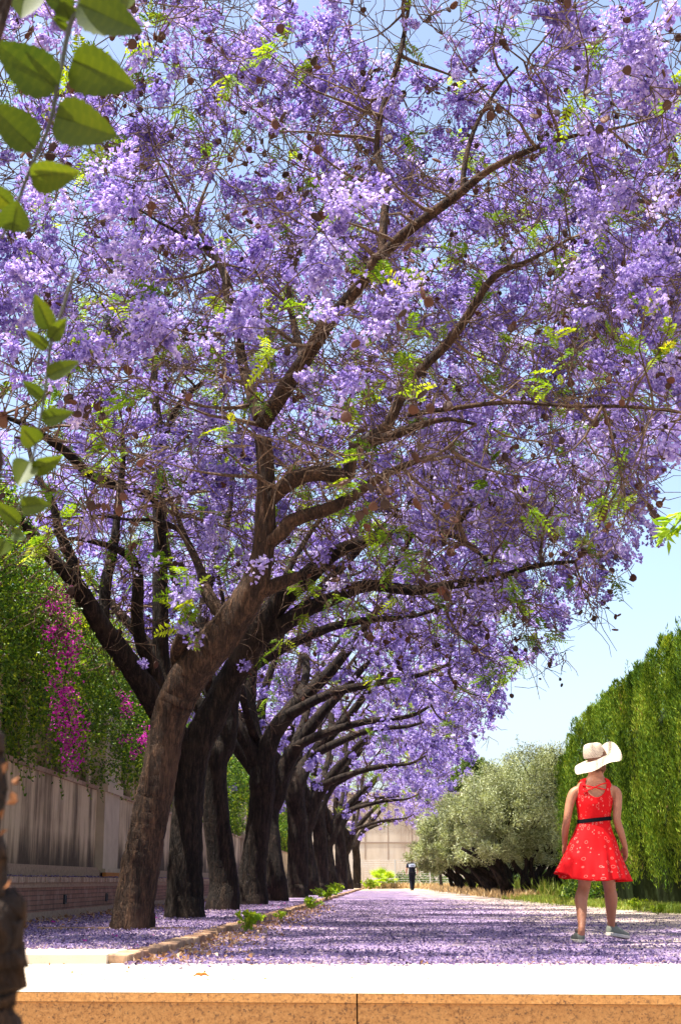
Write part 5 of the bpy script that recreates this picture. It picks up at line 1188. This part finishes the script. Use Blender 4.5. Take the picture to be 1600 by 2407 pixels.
def man():
    Ym = 81.0; px0 = 968.5; b0 = pix(px0, 2093, Ym); x0 = b0.x; X_ = np.array([1.0, 0, 0]); Yv = np.array([0, 1.0, 0]); Zv = np.array([0, 0, 1.0])
    T = thing('person', (x0, Ym, 0), 'man in dark uniform with pale shoulder band walking far down the path', 'person'); o = np.array([x0, Ym, 0.0]); s = 1.0
    b = MB(); head(b, o + [0.0, .02, 1.66], (0.03, 1, -.05), 1.0); limb(b, [o + [0, 0, 1.42], o + [0, 0, 1.5], o + [0, .01, 1.6]], [.075, .062, .06])
    b.rings([ell(o + [0, 0, z], X_, Yv, w_, d_, 20, 2.3) for z, w_, d_ in ((.86, .12, .09), (.95, .16, .11), (1.1, .15, .105), (1.3, .18, .115), (1.40, .19, .11), (1.46, .11, .08))])
    for sg in (-1, 1):
        sh = o + [sg * .20, 0, 1.40]; elb = o + [sg * .29, -.02, 1.12]; wr = o + [sg * .30 if sg < 0 else .29, .10, .90]; limb(b, [o + [sg * .12, 0, 1.39], sh, (sh + elb) / 2, elb, (elb + wr) / 2, wr], [.06, .06, .05, .044, .040, .028]); hand(b, wr, (0, .2, -1), 1.1, (0, 1, 0), .4, (-sg, 0, 0))
        hp = o + [sg * .085, 0, .90]; kn = o + [sg * .075, .06 if sg > 0 else .0, .50]; an = o + [sg * .05, .20 if sg > 0 else -.10, .09]; limb(b, [hp, (hp + kn) / 2, kn, (kn + an) / 2, an], [.09, .078, .058, .056, .04])
    body = b.build('body', M_skin2, T, smooth=True); remesh(body, .008, 3)
    M_navy = m_flat('navy_cloth', (.010, .011, .020), .85, .15, .3, 12); M_band = m_flat('pale_band_cloth', (.52, .58, .72), .8, .2, .08, 20); M_shoe2 = m_flat('black_boot', (.01, .01, .01), .5, .4)
    m_ = MB(); m_.rings([ell(o + [0, 0, z], X_, Yv, w_, d_, 28, 2.4) for z, w_, d_ in ((.90, .178, .13), (.98, .180, .135), (1.12, .172, .128), (1.205, .183, .132))], cap=False)
    m_.rings([ell(o + [0, 0, z], X_, Yv, w_, d_, 28, 2.4) for z, w_, d_ in ((1.405, .224, .125), (1.45, .155, .105), (1.49, .085, .078))], cap=False)
    m_.rings([ell(o + [0, 0, z], X_, Yv, w_, d_, 28, 2.4) for z, w_, d_ in ((1.204, .186, .134), (1.236, .191, .136))], cap=False)
    for sg in (-1, 1): limb(m_, [o + [sg * .15, 0, 1.40], o + [sg * .215, 0, 1.375], o + [sg * .245, -.01, 1.28], o + [sg * .268, -.015, 1.20]], [.075, .076, .070, .066])
    m_.build('shirt', M_navy, T, smooth=True)
    m_ = MB(); m_.rings([ell(o + [0, 0, z], X_, Yv, w_, d_, 28, 2.4) for z, w_, d_ in ((1.2365, .194, .139), (1.30, .205, .141), (1.36, .222, .138), (1.404, .224, .128))], cap=False); m_.build('shoulder_band', M_band, T, smooth=True)
    m_ = MB()
    for i, (xx, zz) in enumerate(((-.075, 1.335), (-.045, 1.335), (-.015, 1.335), (.015, 1.335), (.045, 1.335), (.075, 1.335))): m_.box((x0 + xx - .010, Ym - .152, zz - .018), (x0 + xx + .010, Ym - .140, zz + .018))
    m_.build('back_lettering', m_flat('lettering_grey', (.12, .14, .22), .8), T)
    m_ = MB(); m_.rings([ell(o + [0, 0, z], X_, Yv, w_, d_, 28, 2.4) for z, w_, d_ in ((1.1685, .177, .132), (1.1755, .179, .134), (1.195, .187, .137))][:0] or [ell(o + [0, 0, z], X_, Yv, w_, d_, 28, 2.4) for z, w_, d_ in ((.94, .186, .140), (.985, .186, .141))], cap=False)
    m_.box((x0 + .15, Ym - .14, .84), (x0 + .20, Ym - .05, .96)); m_.build('belt', M_shoe2, T)
    m_ = MB()
    for sg in (-1, 1):
        hp = o + [sg * .088, 0, .94]; kn = o + [sg * .078, .06 if sg > 0 else .0, .50]; an = o + [sg * .05, .20 if sg > 0 else -.10, .10]; limb(m_, [hp, (hp + kn) / 2, kn, (kn + an) / 2, an], [.105, .096, .078, .074, .066])
    m_.rings([ell(o + [0, 0, z], X_, Yv, w_, d_, 24, 2.4) for z, w_, d_ in ((.80, .12, .09), (.88, .175, .13), (.95, .178, .132))]); m_.build('trousers', M_navy, T, smooth=True)
    for sg in (-1, 1):
        a = o + [sg * .05, .16 if sg > 0 else -.14, .0]; m_ = MB(); m_.rings([ell(a + [0, t, .045], X_, Zv, w_, .044, 14, 2.6) for t, w_ in ((-.02, .03), (.03, .045), (.12, .05), (.22, .045), (.27, .02))]); m_.build('boot', M_shoe2, T, smooth=True)
    h = MB(); hc = o + np.array([0, .02, 1.66]); h.rings([ell(hc + [0, -.018, z], X_, Yv, w_, d_, 20, 2.1) for z, w_, d_ in ((-.07, .05, .05), (-.05, .068, .075), (0, .080, .092), (.05, .083, .098), (.09, .070, .085), (.115, .045, .055), (.127, .012, .015))]); h.build('hair', M_hairdark, T, smooth=True)
man()
